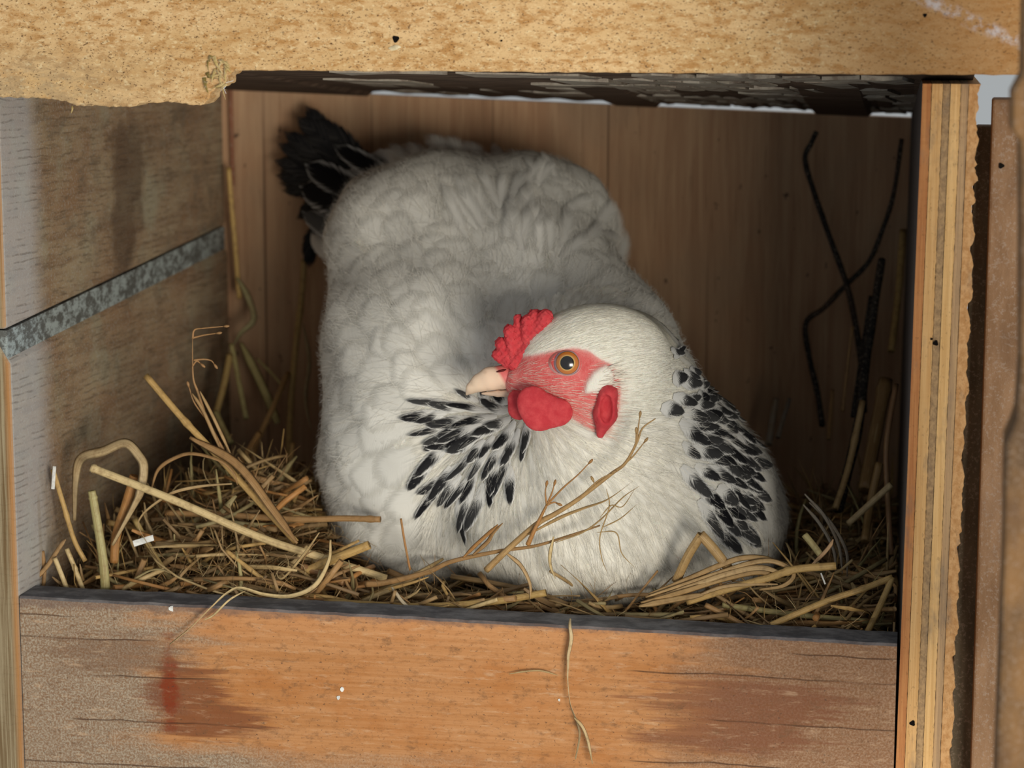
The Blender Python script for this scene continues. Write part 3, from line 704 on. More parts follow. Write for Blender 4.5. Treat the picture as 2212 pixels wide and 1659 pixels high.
for k, (rr_, h) in enumerate(((.0066, .0030), (.0071, .0037), (.0080, .0033), (.0094, .0010), (.0100, -.0030))):
    for t in th:
        sx = 1.08 + (.16 if math.cos(t)*eu[0] < -.5 else 0); q = ec + eu*math.cos(t)*rr_*sx + ew*math.sin(t)*rr_*.93
        ring.append(q + en*(math.sqrt(max(RE**2-min(rr_, .0084)**2, 0)) + h*.22))
f = [(k*40+i, k*40+(i+1) % 40, (k+1)*40+(i+1) % 40, (k+1)*40+i) for k in range(4) for i in range(40)]
ring = np.array(ring); tt = np.tile(np.sin(th), 5); rc = np.where(tt[:, None] < -.1, np.array([.68, .36, .34]), np.array([.64, .20, .18]))
m_lid = mat_attr('pink_eyelid', .5, .35); adopt(henroot, make('eyelid', ring, f, m_lid, None, True, attrs={'Col': rc}))

# --- feathers
BEAKBASE = P(1085, 815, .055); TAILB = P(700, 400, .30)
def flow(p, n):
    d = nrm(p - BEAKBASE); back = np.clip((p[..., 1]-.13)/.08, 0, 1)[..., None]
    d = d*(1-.75*back) + nrm(TAILB-p)*.9*back
    breast = np.clip((.16-p[..., 2])/.05, 0, 1)[..., None]; d = d + np.array([0, 0, -.5])*breast*(1-back)
    d = d - (d*n).sum(-1, keepdims=True)*n; return nrm(d)
def proj(p, it=3):
    for _ in range(it): p = p - hen(p)[..., None]*grad(hen, p)
    return p
def build_feathers(root, L, Wd, prof, lift0, lift1, curl=None, jitter=.12, KV=6, arch=.12, tw=.0):
    """root (N,3) on the skin; returns verts (N,KV*5,3), uv, and the face template"""
    N = len(root); n = grad(hen, root); d = flow(root, n)
    d = nrm(d + jitter*rng.normal(size=(N, 3))); d = nrm(d-(d*n).sum(-1, keepdims=True)*n); s = np.cross(n, d)
    vv = np.linspace(0, 1, KV); uu = np.array([-1, -.55, 0, .55, 1.])
    p = root[:, None, None] + d[:, None, None]*(L[:, None, None]*vv[None, :, None])[..., None] + s[:, None, None]*((Wd/2)[:, None, None]*prof(vv)[None, :, None]*uu[None, None, :])[..., None]
    q = proj(p, 2); nn = grad(hen, q)
    lift = lift0[:, None, None] + lift1[:, None, None]*(vv**1.4)[None, :, None] - arch*Wd[:, None, None]*(uu**2)[None, None, :]*np.sin(vv*2.6)[None, :, None]
    q = q + nn*lift[..., None]
    return q.reshape(N, -1, 3)
def ftemplate(KV):
    return np.array([(i*5+j, i*5+j+1, (i+1)*5+j+1, (i+1)*5+j) for i in range(KV-1) for j in range(4)])
def fuv(KV):
    uu = np.array([-1, -.55, 0, .55, 1.])*.5+.5; return np.array([(u, v) for v in np.linspace(0, 1, KV) for u in uu])
round_prof = lambda v: np.maximum(.04, np.minimum(1, .35+1.5*v)*np.sqrt(np.clip(1-np.clip((v-.5)/.5, 0, 1)**2.4, 0, 1)))
slim_prof = lambda v: np.maximum(.03, np.minimum(1, .4+2*v)*np.sqrt(np.clip(1-np.clip((v-.3)/.7, 0, 1)**2, 0, 1)))
# sample the skin evenly
tri = np.vstack([bf[:, [0, 1, 2]], bf[:, [0, 2, 3]]]); A, B, C_ = [bv[tri[:, i]] for i in range(3)]
ar = np.linalg.norm(np.cross(B-A, C_-A), axis=1)
def sample(n):
    i = rng.choice(len(tri), n, p=ar/ar.sum()); r1, r2_ = rng.random((2, n)); s = np.sqrt(r1)
    return A[i]*(1-s)[:, None] + B[i]*(s*(1-r2_))[:, None] + C_[i]*(s*r2_)[:, None]
def thin(p, rad):
    keep = []; cell = {}; c = rad.min() if np.ndim(rad) else rad; rad = np.broadcast_to(rad, (len(p),)); mx = rad.max(); g = mx
    for i, (q, r) in enumerate(zip(p, rad)):
        k = tuple((q//g).astype(int)); ok = True
        for a in (-1, 0, 1):
            for b in (-1, 0, 1):
                for d in (-1, 0, 1):
                    for h in cell.get((k[0]+a, k[1]+b, k[2]+d), ()):
                        if ((p[h]-q)**2).sum() < r*r: ok = False; break
                    if not ok: break
                if not ok: break
            if not ok: break
        if ok: keep.append(i); cell.setdefault(k, []).append(i)
    return np.array(keep)
pts = sample(26000); pts = pts[(pts[:, 2] > .075)]
px_, py_ = topx(pts); dh = np.linalg.norm(pts-P(1275,770,.058), axis=1); vis = (grad(hen, pts) @ nrm(CAM-np.array([.25, .15, .2]))) > -.25
NECK = [(1090,850),(1130,700),(1270,640),(1400,690),(1480,780),(1580,880),(1620,1010),(1590,1170),(1450,1110),(1250,1130),(1080,1120),(960,1110),(930,1000),(950,880)]
zone = np.zeros(len(pts), int)                      # 0 body, 1 breast, 2 neck, 3 head
front = vis & (pts[:, 1] < .15)
zone[front & (py_ > 1040) & (px_ > 1000) & (px_ < 1620)] = 1
nk = inpoly(px_, py_, NECK) & front; zone[nk] = 2
zone[(dh < .040) & (py_ < 905)] = 3
rad = np.choose(zone, [.0100, .0050, .0044, .0024])
keep = thin(pts, rad); pts, zone = pts[keep], zone[keep]; px_, py_ = topx(pts)
fmask = facemask(pts, 4); tmask = softpoly(px_, py_, TUFT, 3)
ok = ~((zone == 3) & (fmask > .25)) & ~((zone == 2) & (fmask > .2)); pts, zone, px_, py_, tmask = pts[ok], zone[ok], px_[ok], py_[ok], tmask[ok]
BL = [(955,880),(1000,835),(1095,848),(1140,905),(1150,950),(1100,990),(1060,1040),(1000,1095),(965,1090),(940,1010)]
BRT = [(1390,695),(1440,735),(1475,790),(1545,855),(1575,900),(1605,1000),(1620,1060),(1580,1165),(1540,1150),(1500,1060),(1470,980),(1470,900),(1425,830),(1395,760)]
tx_, ty_ = px_, py_
darkp = np.maximum(softpoly(tx_, ty_, BL, 12), softpoly(tx_, ty_, BRT, 12))*(zone == 2)
isdark = rng.random(len(pts)) < darkp*np.where(px_ < 1250, .82, .95)
def assemble(name, sel, L, Wd, prof, l0, l1, mat, KV=6, tint=(.80, .78, .71), dark=None, jitter=.12, arch=.12, label=None):
    p = pts[sel]; N = len(p)
    if N == 0: return
    R_ = lambda a, b: a + (b-a)*rng.random(N)
    q = build_feathers(p, R_(*L), R_(*Wd), prof, np.full(N, l0)*R_(.5, 1.5), R_(*l1), KV=KV, jitter=jitter, arch=arch)
    T = ftemplate(KV); m = q.shape[1]; f = (np.arange(N)[:, None, None]*m + T[None]).reshape(-1, 4)
    uv = np.tile(fuv(KV), (N, 1)); seed = np.repeat(rng.random(N), m); tn = np.repeat(np.array(tint)*(R_(.90, 1.06)[:, None]), m, 0)
    dk = np.repeat(np.zeros(N) if dark is None else dark, m)
    o = adopt(henroot, make(name, q.reshape(-1, 3), f, mat, None, True, uv=uv, attrs={'Col': tn, 'seed': seed, 'dark': dk}, kind='stuff'))
    if label: o['label'] = label
    return o
assemble('body_feathers', zone == 0, (.028, .042), (.022, .031), round_prof, .0002, (.0002, .0013), M_VANE, KV=8, arch=.012, tint=(.77, .755, .70), label='overlapping white body feathers')  # duller tint than the breast: the back's shade painted into the feathers
assemble('breast_feathers', zone == 1, (.020, .030), (.009, .013), slim_prof, .0002, (.0002, .0010), M_SOFT, KV=7, arch=.02, tint=(.92, .89, .80), label='soft white breast feathers')  # tint raised to paint in the brighter light on the breast
assemble('neck_feathers', (zone == 2) & ~isdark, (.016, .024), (.007, .010), slim_prof, .0002, (.0002, .0008), M_SOFT, KV=7, arch=.02, tint=(.92, .89, .80), label='narrow white neck feathers')  # same raised tint, the light on the neck put into its colour
# black-centred hackle feathers, each its own part
p = pts[isdark]; N = len(p); hx, hy = topx(p)
sz = np.clip(.45 + (hy-700)/260, .45, 1.15); L = (.013+.012*rng.random(N))*sz; Wd = (.0045+.0042*rng.random(N))*sz*np.where(hx > 1300, 1.25, 1.0)
q = build_feathers(p, L, Wd, slim_prof, np.full(N, .0012), .0016+.0016*rng.random(N), KV=7, jitter=.22)
T = ftemplate(7)
for i in range(N):
    m = q.shape[1]
    adopt(henroot, make('hackle_feather', q[i], T, M_PLUME, None, True, uv=fuv(7), attrs={'Col': np.tile(np.array([.74, .73, .70]), (m, 1)), 'seed': np.full(m, rng.random()), 'dark': np.full(m, .94+.06*rng.random())}))
# --- tail: black feathers fanned against the back panel
def free_feather(name, pth, width, tint, dark, mat, prof=round_prof, up=(.25, -1, .1), cup=.12, label=None):
    path = catmull(pth, 9); t, s, n = frames(path, up); vv = np.linspace(0, 1, 9); uu = np.array([-1, -.55, 0, .55, 1.])
    v = path[:, None] + s[:, None]*(width/2*prof(vv)[:, None]*uu[None])[..., None] - n[:, None]*(cup*width*(uu**2)[None]*np.ones((9, 1)))[..., None]
    m = 45; o = adopt(henroot, make(name, v.reshape(-1, 3), ftemplate(9), mat, None, True, uv=fuv(9), attrs={'Col': np.tile(np.array(tint, float), (m, 1)), 'seed': np.full(m, rng.random()), 'dark': np.full(m, dark)}))
    if label: o['label'] = label
    return o
K = (.010, .010, .012)
for (x0, y0), (x1, y1), (x2, y2), w in [((790,400),(700,300),(640,250),85),((800,390),(730,300),(662,256),80),((800,380),(740,310),(705,275),70),((790,400),(680,330),(612,282),75),((780,420),(680,350),(597,308),70),((780,430),(670,370),(590,345),70),((770,440),(670,390),(593,378),65),((770,450),(680,410),(607,412),70),((770,450),(700,430),(640,470),70),((770,460),(710,450),(655,480),60),((790,380),(740,325),(735,298),70),((810,370),(770,330),(775,312),60),((760,480),(700,480),(668,510),50),((800,400),(720,340),(650,320),80),((790,420),(710,370),(640,400),80)]:
    dy = .004*rng.random()
    for q in range(2):
        jx, jy = rng.normal(0, 9, 2)*q; free_feather('tail_feather', [P(x0, y0, .288+dy), P(x1+jx*.5, y1+jy*.5, .305+dy+.003*q), P(x2+jx*1.4, y2+jy*1.4, .322+dy+.004*q)], w*(.00019 if q else .00022), K, 0.0, M_PLUME, slim_prof)
LC = (.50, .50, .49)
for (x0, y0), (x1, y1), (x2, y2), w, dk in [((800,470),(720,430),(645,400),78,1),((810,440),(740,400),(655,350),66,1),((820,430),(770,400),(705,390),60,1),((860,400),(800,360),(718,312),46,1),((870,390),(830,365),(760,330),40,1),((800,490),(740,470),(668,470),60,1),((830,400),(790,380),(740,358),36,0),((780,520),(720,500),(650,455),50,.8),((740,560),(700,540),(672,500),36,0),((900,380),(850,345),(800,330),40,0)]:
    free_feather('tail_covert', [P(x0, y0, .262), P(x1, y1, .281), P(x2, y2, .302)], w*.00029, LC if dk else (.72, .70, .66), dk, M_PLUME)
free_feather('tail_feather', [P(700,470,.30), P(672,520,.315), P(668,580,.32)], .011, K, 0, M_PLUME)
for (x0, y0), (x1, y1), (x2, y2), w in [((900,420),(872,345),(838,306),50),((990,400),(955,325),(912,288),60),((1010,390),(985,325),(945,294),60),((1060,400),(1035,340),(995,300),55),((1110,420),(1085,352),(1062,303),46),((1170,430),(1155,362),(1128,318),50),((1220,440),(1200,372),(1182,324),46),((1260,470),(1252,410),(1212,330),50),((1290,520),(1296,440),(1272,378),48),((1310,560),(1330,490),(1318,420),48),((950,410),(905,335),(866,308),50),((1310,600),(1345,540),(1344,480),46),((1140,420),(1120,355),(1090,316),40),((1200,450),(1180,380),(1150,326),44)]:
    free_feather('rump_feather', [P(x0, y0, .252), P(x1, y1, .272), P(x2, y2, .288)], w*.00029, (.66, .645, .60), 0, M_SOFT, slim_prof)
for k in range(34):
    x0, y0 = 1010+290*rng.random(), 400+170*rng.random(); a = 2.0 - 1.15*(x0-1010)/290 + .2*rng.normal(); p0, n0 = hit(x0, y0); d0 = VR*math.cos(a) + VU*math.sin(a); d0 = nrm(d0 - (d0 @ n0)*n0); L0 = .026+.016*rng.random()
    q0 = [p0 + n0*.0008, proj((p0+d0*L0*.5)[None])[0] + n0*.0022, proj((p0+d0*L0)[None])[0] + n0*.0050]
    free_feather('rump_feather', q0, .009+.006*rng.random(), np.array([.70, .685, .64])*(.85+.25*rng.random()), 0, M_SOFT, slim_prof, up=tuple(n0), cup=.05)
# --- fine loose barbs over breast, neck and face
def strands(name, p, L, wd, lift, col, jitter=.3):
    N = len(p); n = grad(hen, p); d = flow(p, n); d = nrm(d + jitter*rng.normal(size=(N, 3))); d = nrm(d-(d*n).sum(-1, keepdims=True)*n); s = np.cross(n, d)
    vv = np.array([0, .33, .67, 1.]); c = p[:, None] + d[:, None]*(L[:, None]*vv)[..., None]; c = proj(c, 1); nn = grad(hen, c); c = c + nn*(lift*(.3+vv**1.3))[None, :, None]
    w = wd*np.array([1, .9, .6, .12]); v = np.stack([c - s[:, None]*w[None, :, None]/2, c + s[:, None]*w[None, :, None]/2], 2).reshape(-1, 3)
    T = np.array([(0, 1, 3, 2), (2, 3, 5, 4), (4, 5, 7, 6)]); f = (np.arange(N)[:, None, None]*8+T[None]).reshape(-1, 4)
    cc = np.repeat(np.array(col)[None]*(.85+.25*rng.random((N, 1))), 8, 0)
    return adopt(henroot, make(name, v, f, M_BARB, None, True, attrs={'Col': cc}, kind='stuff'))
M_BARB = mat_attr('white_barb', .7, .15)
s = sample(30000); sx, sy = topx(s); g = inpoly(sx, sy, [(940,860),(1100,850),(1300,940),(1500,860),(1620,1000),(1600,1300),(900,1300)]) & (s[:, 1] < .14) & (s[:, 2] > .09)
s = s[g][:9000]; strands('loose_barbs', s, .012+.010*rng.random(len(s)), .00018, .0022, (.94, .91, .83), .2)
s = sample(20000); s = s[(s[:, 2] > .09) & (s[:, 1] > .08)][:13000]; strands('loose_down', s, .008+.010*rng.random(len(s)), .00020, .0024, (.80, .78, .72), .4)
s = sample(90000); dh_ = np.linalg.norm(s-P(1290,790,.065), axis=1); s = s[(dh_ < .058) & (s[:, 1] < .13)]; s = s[(facemask(s, 4) < .35)][:11000]; o = strands('head_feathers', s, .005+.004*rng.random(len(s)), .00042, .00045, (.92, .89, .78), .10); o['label'] = 'short sleek white head feathers'
s = sample(110000); m_ = facemask(s, 6); g = (m_ > .15) & (rng.random(len(s)) < .8); sx, sy = topx(s); g &= np.hypot(sx-1226, sy-784) > 44
s = s[g]; s = s[rng.random(len(s)) < np.clip((topx(s)[1]-740)/170, .1, 1)][:2300]; strands('face_bristles', s, .004+.005*rng.random(len(s)), .00018, .0006, (.86, .66, .57), .12)
s = sample(120000); sx, sy = topx(s); g = inpoly(sx, sy, TUFT) & (np.linalg.norm(s-HEADC, axis=1) < .05); s = s[g][:500]; strands('ear_tuft', s, np.full(len(s), .009), .0004, .0026, (.86, .80, .70), .2)

# ------------------------------------------------------------------ straw
def mat_straw():
    m = NT('straw'); c = m.attr('Col').outputs['Color']; n1 = m.noise((260, 260, 260), 4, .65); n2 = m.noise((60, 60, 60), 3, .6, loc=(3, 3, 3))
    c = m.mix(mul(m, m.sm(n1, .45, .7), .45), c, (.16, .085, .03)); c = m.mix(mul(m, m.sm(n2, .5, .75), .3), c, (.30, .19, .08))
    su = m.attr('su').outputs['Fac']; vec = m.n('ShaderNodeCombineXYZ', None, X=m.math('MULTIPLY', su, 16.0), Y=m.math('MULTIPLY', n2, 2.0)).outputs[0]
    st_ = m.n('ShaderNodeTexNoise', None, Vector=vec, Scale=1.0, Detail=3.0).outputs['Fac']
    c = m.mix(mul(m, m.sm(st_, .45, .65), .5), c, (.24, .13, .045)); c = m.mix(mul(m, m.sm(st_, .5, .3), .3), c, (.72, .56, .30))
    return m.out(c, .5, .35, st_, .35, .0006)
M_STRAW = mat_straw()
GOLD, PALE, BRN, GRN, GRY, DRK, ORG = (.56, .355, .125), (.66, .50, .25), (.36, .20, .08), (.40, .35, .15), (.26, .235, .20), (.10, .065, .04), (.42, .19, .055)
def straw_obj(name, v, f, col, label, group=None, cat='straw', parent=None):
    o = make(name, v, fclean(f), M_STRAW, None, True, attrs={'Col': np.tile(np.array(col, float), (len(v), 1)), 'su': tube.su + 3*random.random()})
    if parent: return adopt(parent, o)
    tag(o, label, cat, group); return o
def dm(Y): return (Y + 1.17 + .04)/FPX     # metres per pixel at depth Y
def stalk(pts, w, col, label, nodes=(), taper=1.0, name='straw_stalk', n=None):
    path = catmull([P(*p) for p in pts], n or 6*len(pts)); r = w*dm(np.mean([p[2] for p in pts]))/2
    k = len(path); rad = np.linspace(r, r*taper, k)
    for t in nodes:
        i = int(t*(k-1)); rad = rad.copy(); rad[i] *= 1.22
    v, f = tube(path, rad, 9, .85); return straw_obj(name, v, f, col, label)
def leaf(pts, w, col, label, twist=.8, taper=.35, name='straw_leaf', ends=(.35,)):
    k = 8*len(pts); path = catmull([P(*p) for p in pts], k); wd = w*dm(np.mean([p[2] for p in pts])); t = np.linspace(0, 1, k)
    wv = wd*np.minimum(1, ends[0]+3*t)*np.minimum(1, taper+3*(1-t)); v, f = ribbon(path, wv, twist); return straw_obj(name, v, f, col, label)
def sprig(main, twigs, w, col, label, name='straw_sprig', seeds=True, taper=.3):
    root = empty(name, tuple(P(*main[0]))); tag(root, label, 'straw')
    path = catmull([P(*p) for p in main], 7*len(main)); r = w*dm(main[0][2])/2; v, f = tube(path, np.linspace(r, r*taper, len(path)), 8)
    straw_obj('stem', v, f, col, None, parent=root)
    for tw in twigs:
        path = catmull([P(*p) for p in tw], 6*len(tw)); v, f = tube(path, np.linspace(.00055, .00025, len(path)), 6)
        straw_obj('twig', v, f, col, None, parent=root)
        if seeds:
            d = nrm(path[-1]-path[-3]); q = path[-1]; v, f = tube(np.array([q-d*.0006, q+d*.0006, q+d*.0014, q+d*.0024, q+d*.0030]), np.array([.0003, .0006, .0008, .0006, .0002]), 7); straw_obj('seed_husk', v, f, tuple(c*.85 for c in col), None, parent=root)
    return root
# left tangle
stalk([(196,1010,.030),(225,1021,.031),(380,1082,.036),(560,1160,.044),(700,1206,.05),(835,1250,.055)], 18, PALE, 'long pale straw stalk slanting down across the tangle to the hen', (.06, .12))
stalk([(315,811,.075),(395,905,.07),(470,985,.066),(560,1085,.06),(640,1172,.055)], 15, GOLD, 'straight golden stalk leaning against the grey side wall', (.28,))
leaf([(410,945,.065),(512,1003,.06),(592,1105,.052),(642,1174,.046)], 22, BRN, 'broad brown leaf sheath along the leaning golden stalk', .9)
stalk([(198,1060,.028),(205,1098,.028),(222,1205,.029),(229,1285,.03)], 18, GRN, 'thick greenish upright stub standing behind the front board', (.2,), 1.25)
stalk([(114,1014,.04),(137,1090,.04),(160,1166,.041),(184,1212,.042)], 11, GOLD, 'golden stalk leaning in the front corner by the grey wall', (.45,))
stalk([(118,1205,.028),(133,1242,.028),(149,1283,.029)], 11, PALE, 'short pale stub nearest the front corner of the board', ())
stalk([(144,1185,.03),(163,1231,.03),(183,1283,.031)], 11, PALE, 'second short pale stub from the front corner', (.5,))
stalk([(292,1028,.045),(273,1090,.045),(252,1155,.045),(246,1215,.045)], 25, ORG, 'wide rust-brown split stalk below the curled leaf', (), .8)
leaf([(161,1124,.05),(163,1041,.05),(175,991,.05),(224,974,.048),(270,957,.046),(300,984,.044),(311,1010,.042),(304,1060,.04),(289,1094,.04),(243,1178,.038)], 24, (.50, .37, .20), 'broad dry leaf curled into an arch above the corner straw', .9)
leaf([(326,1060,.05),(342,1014,.05),(380,988,.05),(418,980,.05),(475,995,.05),(505,1022,.05),(513,1048,.05)], 10, BRN, 'thin leaf arching over behind the long pale stalk', 1.2)
leaf([(501,1045,.04),(437,1050,.04),(380,1062,.038),(342,1083,.037),(308,1112,.036),(300,1140,.036),(330,1193,.036),(361,1242,.036)], 9, (.45, .31, .15), 'narrow twisted leaf looping under the long pale stalk', 2.2)
sprig([(488,985,.07),(448,908,.07),(429,851,.07),(418,820,.07),(416,779,.07),(416,729,.07)], [[(416,732,.07),(420,713,.07),(440,709,.07),(484,705,.07)], [(416,730,.07),(440,724,.07),(468,720,.07)], [(418,778,.07),(440,776,.07),(456,779,.07),(463,787,.07)], [(416,790,.07),(425,780,.07),(434,786,.07)], [(448,908,.07),(420,870,.07),(408,835,.07)]], 9, (.42, .22, .09), 'upright seed sprig with tiny husks against the dark side wall', taper=.1)
leaf([(478,975,.068),(440,890,.068),(415,850,.068)], 9, (.40, .24, .10), 'frayed leaf beside the upright seed sprig', .6)
leaf([(500,985,.067),(460,900,.067),(432,845,.067)], 8, (.42, .26, .11), 'second frayed leaf clasping the upright seed sprig', -.6)
stalk([(798,1177,.045),(721,1208,.045),(660,1235,.045)], 20, GOLD, 'stubby hollow stalk with open end pointing at the hen', ())
stalk([(822,1122,.062),(740,1120,.064),(645,1122,.066),(493,1113,.07),(357,1108,.072)], 14, BRN, 'long brown stalk lying level touching the hen\'s flank', (.1, .5))
leaf([(714,1166,.04),(710,1212,.036),(680,1265,.03),(627,1288,.024),(570,1284,.018),(520,1270,.012),(490,1281,.004),(455,1312,-.003),(410,1356,-.005),(366,1392,-.005)], 13, PALE, 'pale curling leaf hanging down over the front board', 2.0, .6)
leaf([(530,1276,.006),(495,1296,-.003),(462,1328,-.004),(440,1340,-.004)], 5, PALE, 'thin split strip beside the pale leaf over the board', .5)
stalk([(488,1189,.036),(551,1238,.034),(613,1284,.032)], 10, GOLD, 'short straight straw lying across the middle of the tangle', (.45,))
stalk([(744,1259,.04),(703,1242,.043),(650,1224,.046)], 18, (.28, .14, .06), 'dark brown knuckled stalk end left of the breast', ())
stalk([(370,1300,.028),(480,1288,.029),(640,1292,.03),(760,1300,.031)], 6, ORG, 'thin rusty straw lying along the board\'s inner edge', ())
stalk([(290,1120,.05),(340,1210,.046),(395,1285,.04)], 13, (.40, .29, .11), 'olive stalk sloping down beneath the long pale stalk', ())
leaf([(270,1270,.03),(300,1245,.03),(345,1230,.03),(420,1255,.03),(540,1252,.032)], 6, (.40, .33, .16), 'wavy thin leaf just behind the board on the left', 1.5)
leaf([(690,1150,.04),(655,1200,.038),(610,1250,.036),(600,1230,.036),(640,1195,.036)], 7, (.50, .36, .17), 'small looped leaf in front of the hollow stalk', 1.8)
stalk([(88,1300,.03),(96,1240,.032),(92,1190,.034)], 9, BRN, 'thin brown upright bit tight in the corner post', ())
leaf([(60,1268,.028),(100,1225,.03),(130,1180,.03),(142,1165,.03)], 12, (.46, .28, .13), 'reddish torn leaf leaning over the corner', .6)
def flat_bit(px, py, Y, L, w, ang, label):
    c = P(px, py, Y); d = VR*math.cos(ang) + VU*math.sin(ang); path = np.array([c + d*L*(t-.5) for t in np.linspace(0, 1, 4)]); v, f = ribbon(path, w, .2, .1)
    o = make('white_chip', v, f, M_WHITE, None, False); tag(o, label, 'chip'); return o
flat_bit(116, 1032, .036, .012, .0018, 1.5, 'small upright white chip above the corner straw')
flat_bit(310, 1168, .036, .011, .0032, .3, 'small white chip lying in the straw tangle')
flat_bit(1778, 1250, .045, .006, .0008, -1.2, 'tiny white quill bit below the golden stalk end')
# centre
root = sprig([(1050,1232,.030),(1101,1183,.028),(1161,1131,.026),(1197,1111,.025),(1248,1079,.024),(1320,1024,.023),(1351,1000,.022),(1376,955,.022),(1388,925,.022),(1416,904,.022)],
      [[(1248,1080,.024),(1290,1040,.023),(1321,1022,.022)], [(1351,1000,.022),(1368,985,.022),(1392,955,.022)], [(1376,955,.022),(1378,930,.022),(1382,900,.022)], [(1360,985,.022),(1372,960,.021),(1374,935,.021)], [(1270,1062,.024),(1285,1050,.023),(1282,1040,.023)]], 15, (.47, .29, .12), 'long branching straw leaning up across the hen\'s breast', taper=.16)
sprig([(1140,1177,.024),(1153,1148,.023),(1165,1123,.023),(1181,1091,.022)], [[(1181,1091,.022),(1178,1065,.022),(1180,1050,.022)], [(1181,1091,.022),(1192,1065,.022),(1197,1048,.022)], [(1181,1091,.022),(1215,1055,.021),(1248,1026,.021),(1272,1001,.021)], [(1181,1091,.022),(1196,1085,.022),(1203,1087,.022)]], 11, ORG, 'rusty short sprig with seed husks on thin stalks', taper=.5)
stalk([(790,1262,.042),(835,1258,.04),(922,1236,.036),(978,1212,.033),(1081,1190,.031),(1157,1179,.030),(1236,1155,.029),(1296,1135,.028)], 15, BRN, 'long brown stalk rising gently under the breast feathers', (.3,), .25)
leaf([(1000,1205,.030),(1026,1179,.029),(1052,1155,.028),(1076,1133,.027)], 9, ORG, 'upright rusty splinter of straw left of the branching stalk', .5)
leaf([(1020,1200,.031),(1052,1172,.03),(1066,1150,.03),(1086,1130,.03)], 10, BRN, 'frayed brown leaf tip beside the rusty splinter', .9)
leaf([(1141,1155,.024),(1208,1119,.023),(1260,1098,.022),(1312,1079,.022),(1367,1040,.022)], 8, (.48, .31, .13), 'thin wavy leaf forking off beneath the branching straw', 1.4, .15)
for k, (pts_, w) in enumerate([([(1310,1056,.022),(1316,1095,.022),(1296,1159,.022),(1300,1206,.023),(1312,1238,.024)], 3), ([(1200,1172,.026),(1258,1150,.023),(1300,1120,.022),(1345,1075,.022),(1381,1050,.022)], 4), ([(1290,1150,.022),(1331,1151,.022),(1343,1195,.022),(1371,1226,.023)], 3), ([(1300,1140,.022),(1340,1120,.021),(1375,1090,.021)], 3), ([(1296,1118,.022),(1320,1092,.021),(1345,1094,.021),(1372,1055,.021)], 3)]):
    leaf(pts_, w, (.50, .33, .14), ['hair-thin straw fibre hanging down the breast', 'fine fibre sweeping up across the breast', 'thin fibre bent down over the lower breast', 'faint short fibre at the fork tip', 'fine zigzag fibre near the fork tips'][k], 1.0, .3, 'straw_fibre')
leaf([(1196,1159,.027),(1188,1199,.027),(1190,1225,.028),(1200,1250,.028)], 9, PALE, 'small pale blade hanging below the forked stalk', 1.2)
leaf([(1090,1192,.03),(1125,1222,.03),(1145,1262,.03),(1145,1295,.028)], 10, (.50, .33, .16), 'frayed bent leaf drooping towards the board\'s middle', 1.2)
leaf([(1232,1336,.004),(1231,1352,-.003),(1234,1380,-.004),(1228,1415,-.004),(1227,1440,-.004),(1226,1470,-.004),(1231,1520,-.004),(1246,1560,-.004),(1252,1590,-.004),(1243,1640,-.004)], 11, (.58, .44, .24), 'dry strand hanging down the front of the orange board', 2.6, .3)
leaf([(1240,1550,-.004),(1258,1570,-.005),(1270,1600,-.005),(1280,1650,-.005)], 8, (.55, .40, .20), 'forked tip of the dry strand low on the board', .8)
leaf([(1099,1456,-.0025),(1135,1450,-.0025),(1170,1449,-.0025),(1206,1459,-.0025)], 4, (.50, .36, .17), 'tiny curved straw stuck flat to the board face', .4)
stalk([(866,1120,.045),(874,1170,.044),(886,1232,.042)], 5, ORG, 'thin upright rusty straw before the hen\'s flank', ())
stalk([(700,1300,.03),(900,1310,.03),(1060,1300,.03),(1180,1280,.03)], 16, (.44, .29, .10), 'stout tan stalk lying along the board below the breast', ())
stalk([(986,1325,.027),(1040,1306,.027),(1075,1295,.028)], 9, PALE, 'short pale straw resting by the board\'s middle', ())
leaf([(846,1268,.03),(868,1298,.026),(890,1320,.024)], 9, (.62, .52, .36), 'short whitish blade tucked behind the board', .6)
# right
for k, (pp, w, tw) in enumerate([([(1395,1290,.028),(1479,1262,.028),(1559,1236,.028),(1622,1216,.029),(1668,1212,.03),(1706,1228,.032),(1714,1246,.034),(1690,1266,.034),(1640,1274,.034)], 12, .5),
        ([(1400,1284,.030),(1479,1254,.030),(1548,1224,.030),(1600,1206,.031),(1650,1206,.032),(1690,1220,.033)], 13, .3), ([(1410,1294,.027),(1490,1268,.027),(1570,1240,.027),(1640,1226,.028),(1690,1238,.03)], 14, .4),
        ([(1384,1302,.026),(1470,1280,.026),(1560,1252,.027),(1640,1236,.028),(1680,1250,.03)], 13, -.3), ([(1500,1290,.025),(1560,1268,.025),(1620,1262,.026),(1680,1262,.027)], 9, .8), ([(1380,1310,.025),(1450,1296,.025),(1520,1284,.025)], 15, .4)]):
    leaf(pp, w, [(.56,.36,.16), (.50,.31,.13), (.60,.40,.19), (.46,.28,.11), (.55,.36,.17), (.44,.28,.12)][k], ['tan blade curling round at its end right of the breast', 'topmost blade of the tan fan right of the breast', 'palest middle blade of the tan fan', 'lower blade of the tan fan', 'short blade below the tan fan', 'stub of a broad blade left of the tan fan'][k], tw, .5)
stalk([(1483,1300,.027),(1559,1276,.027),(1654,1250,.028),(1718,1230,.029),(1806,1222,.03)], 17, GOLD, 'thick golden stalk with ragged end right of the breast', (.72,))
stalk([(1636,1364,.026),(1718,1327,.03),(1797,1294,.034),(1861,1273,.037),(1928,1247,.04)], 14, GOLD, 'bent golden stalk rising towards the plywood', (.78,))
stalk([(1928,1247,.04),(1905,1300,.036),(1869,1376,.028)], 14, (.48, .31, .11), 'folded-back half of the bent stalk by the plywood', ())
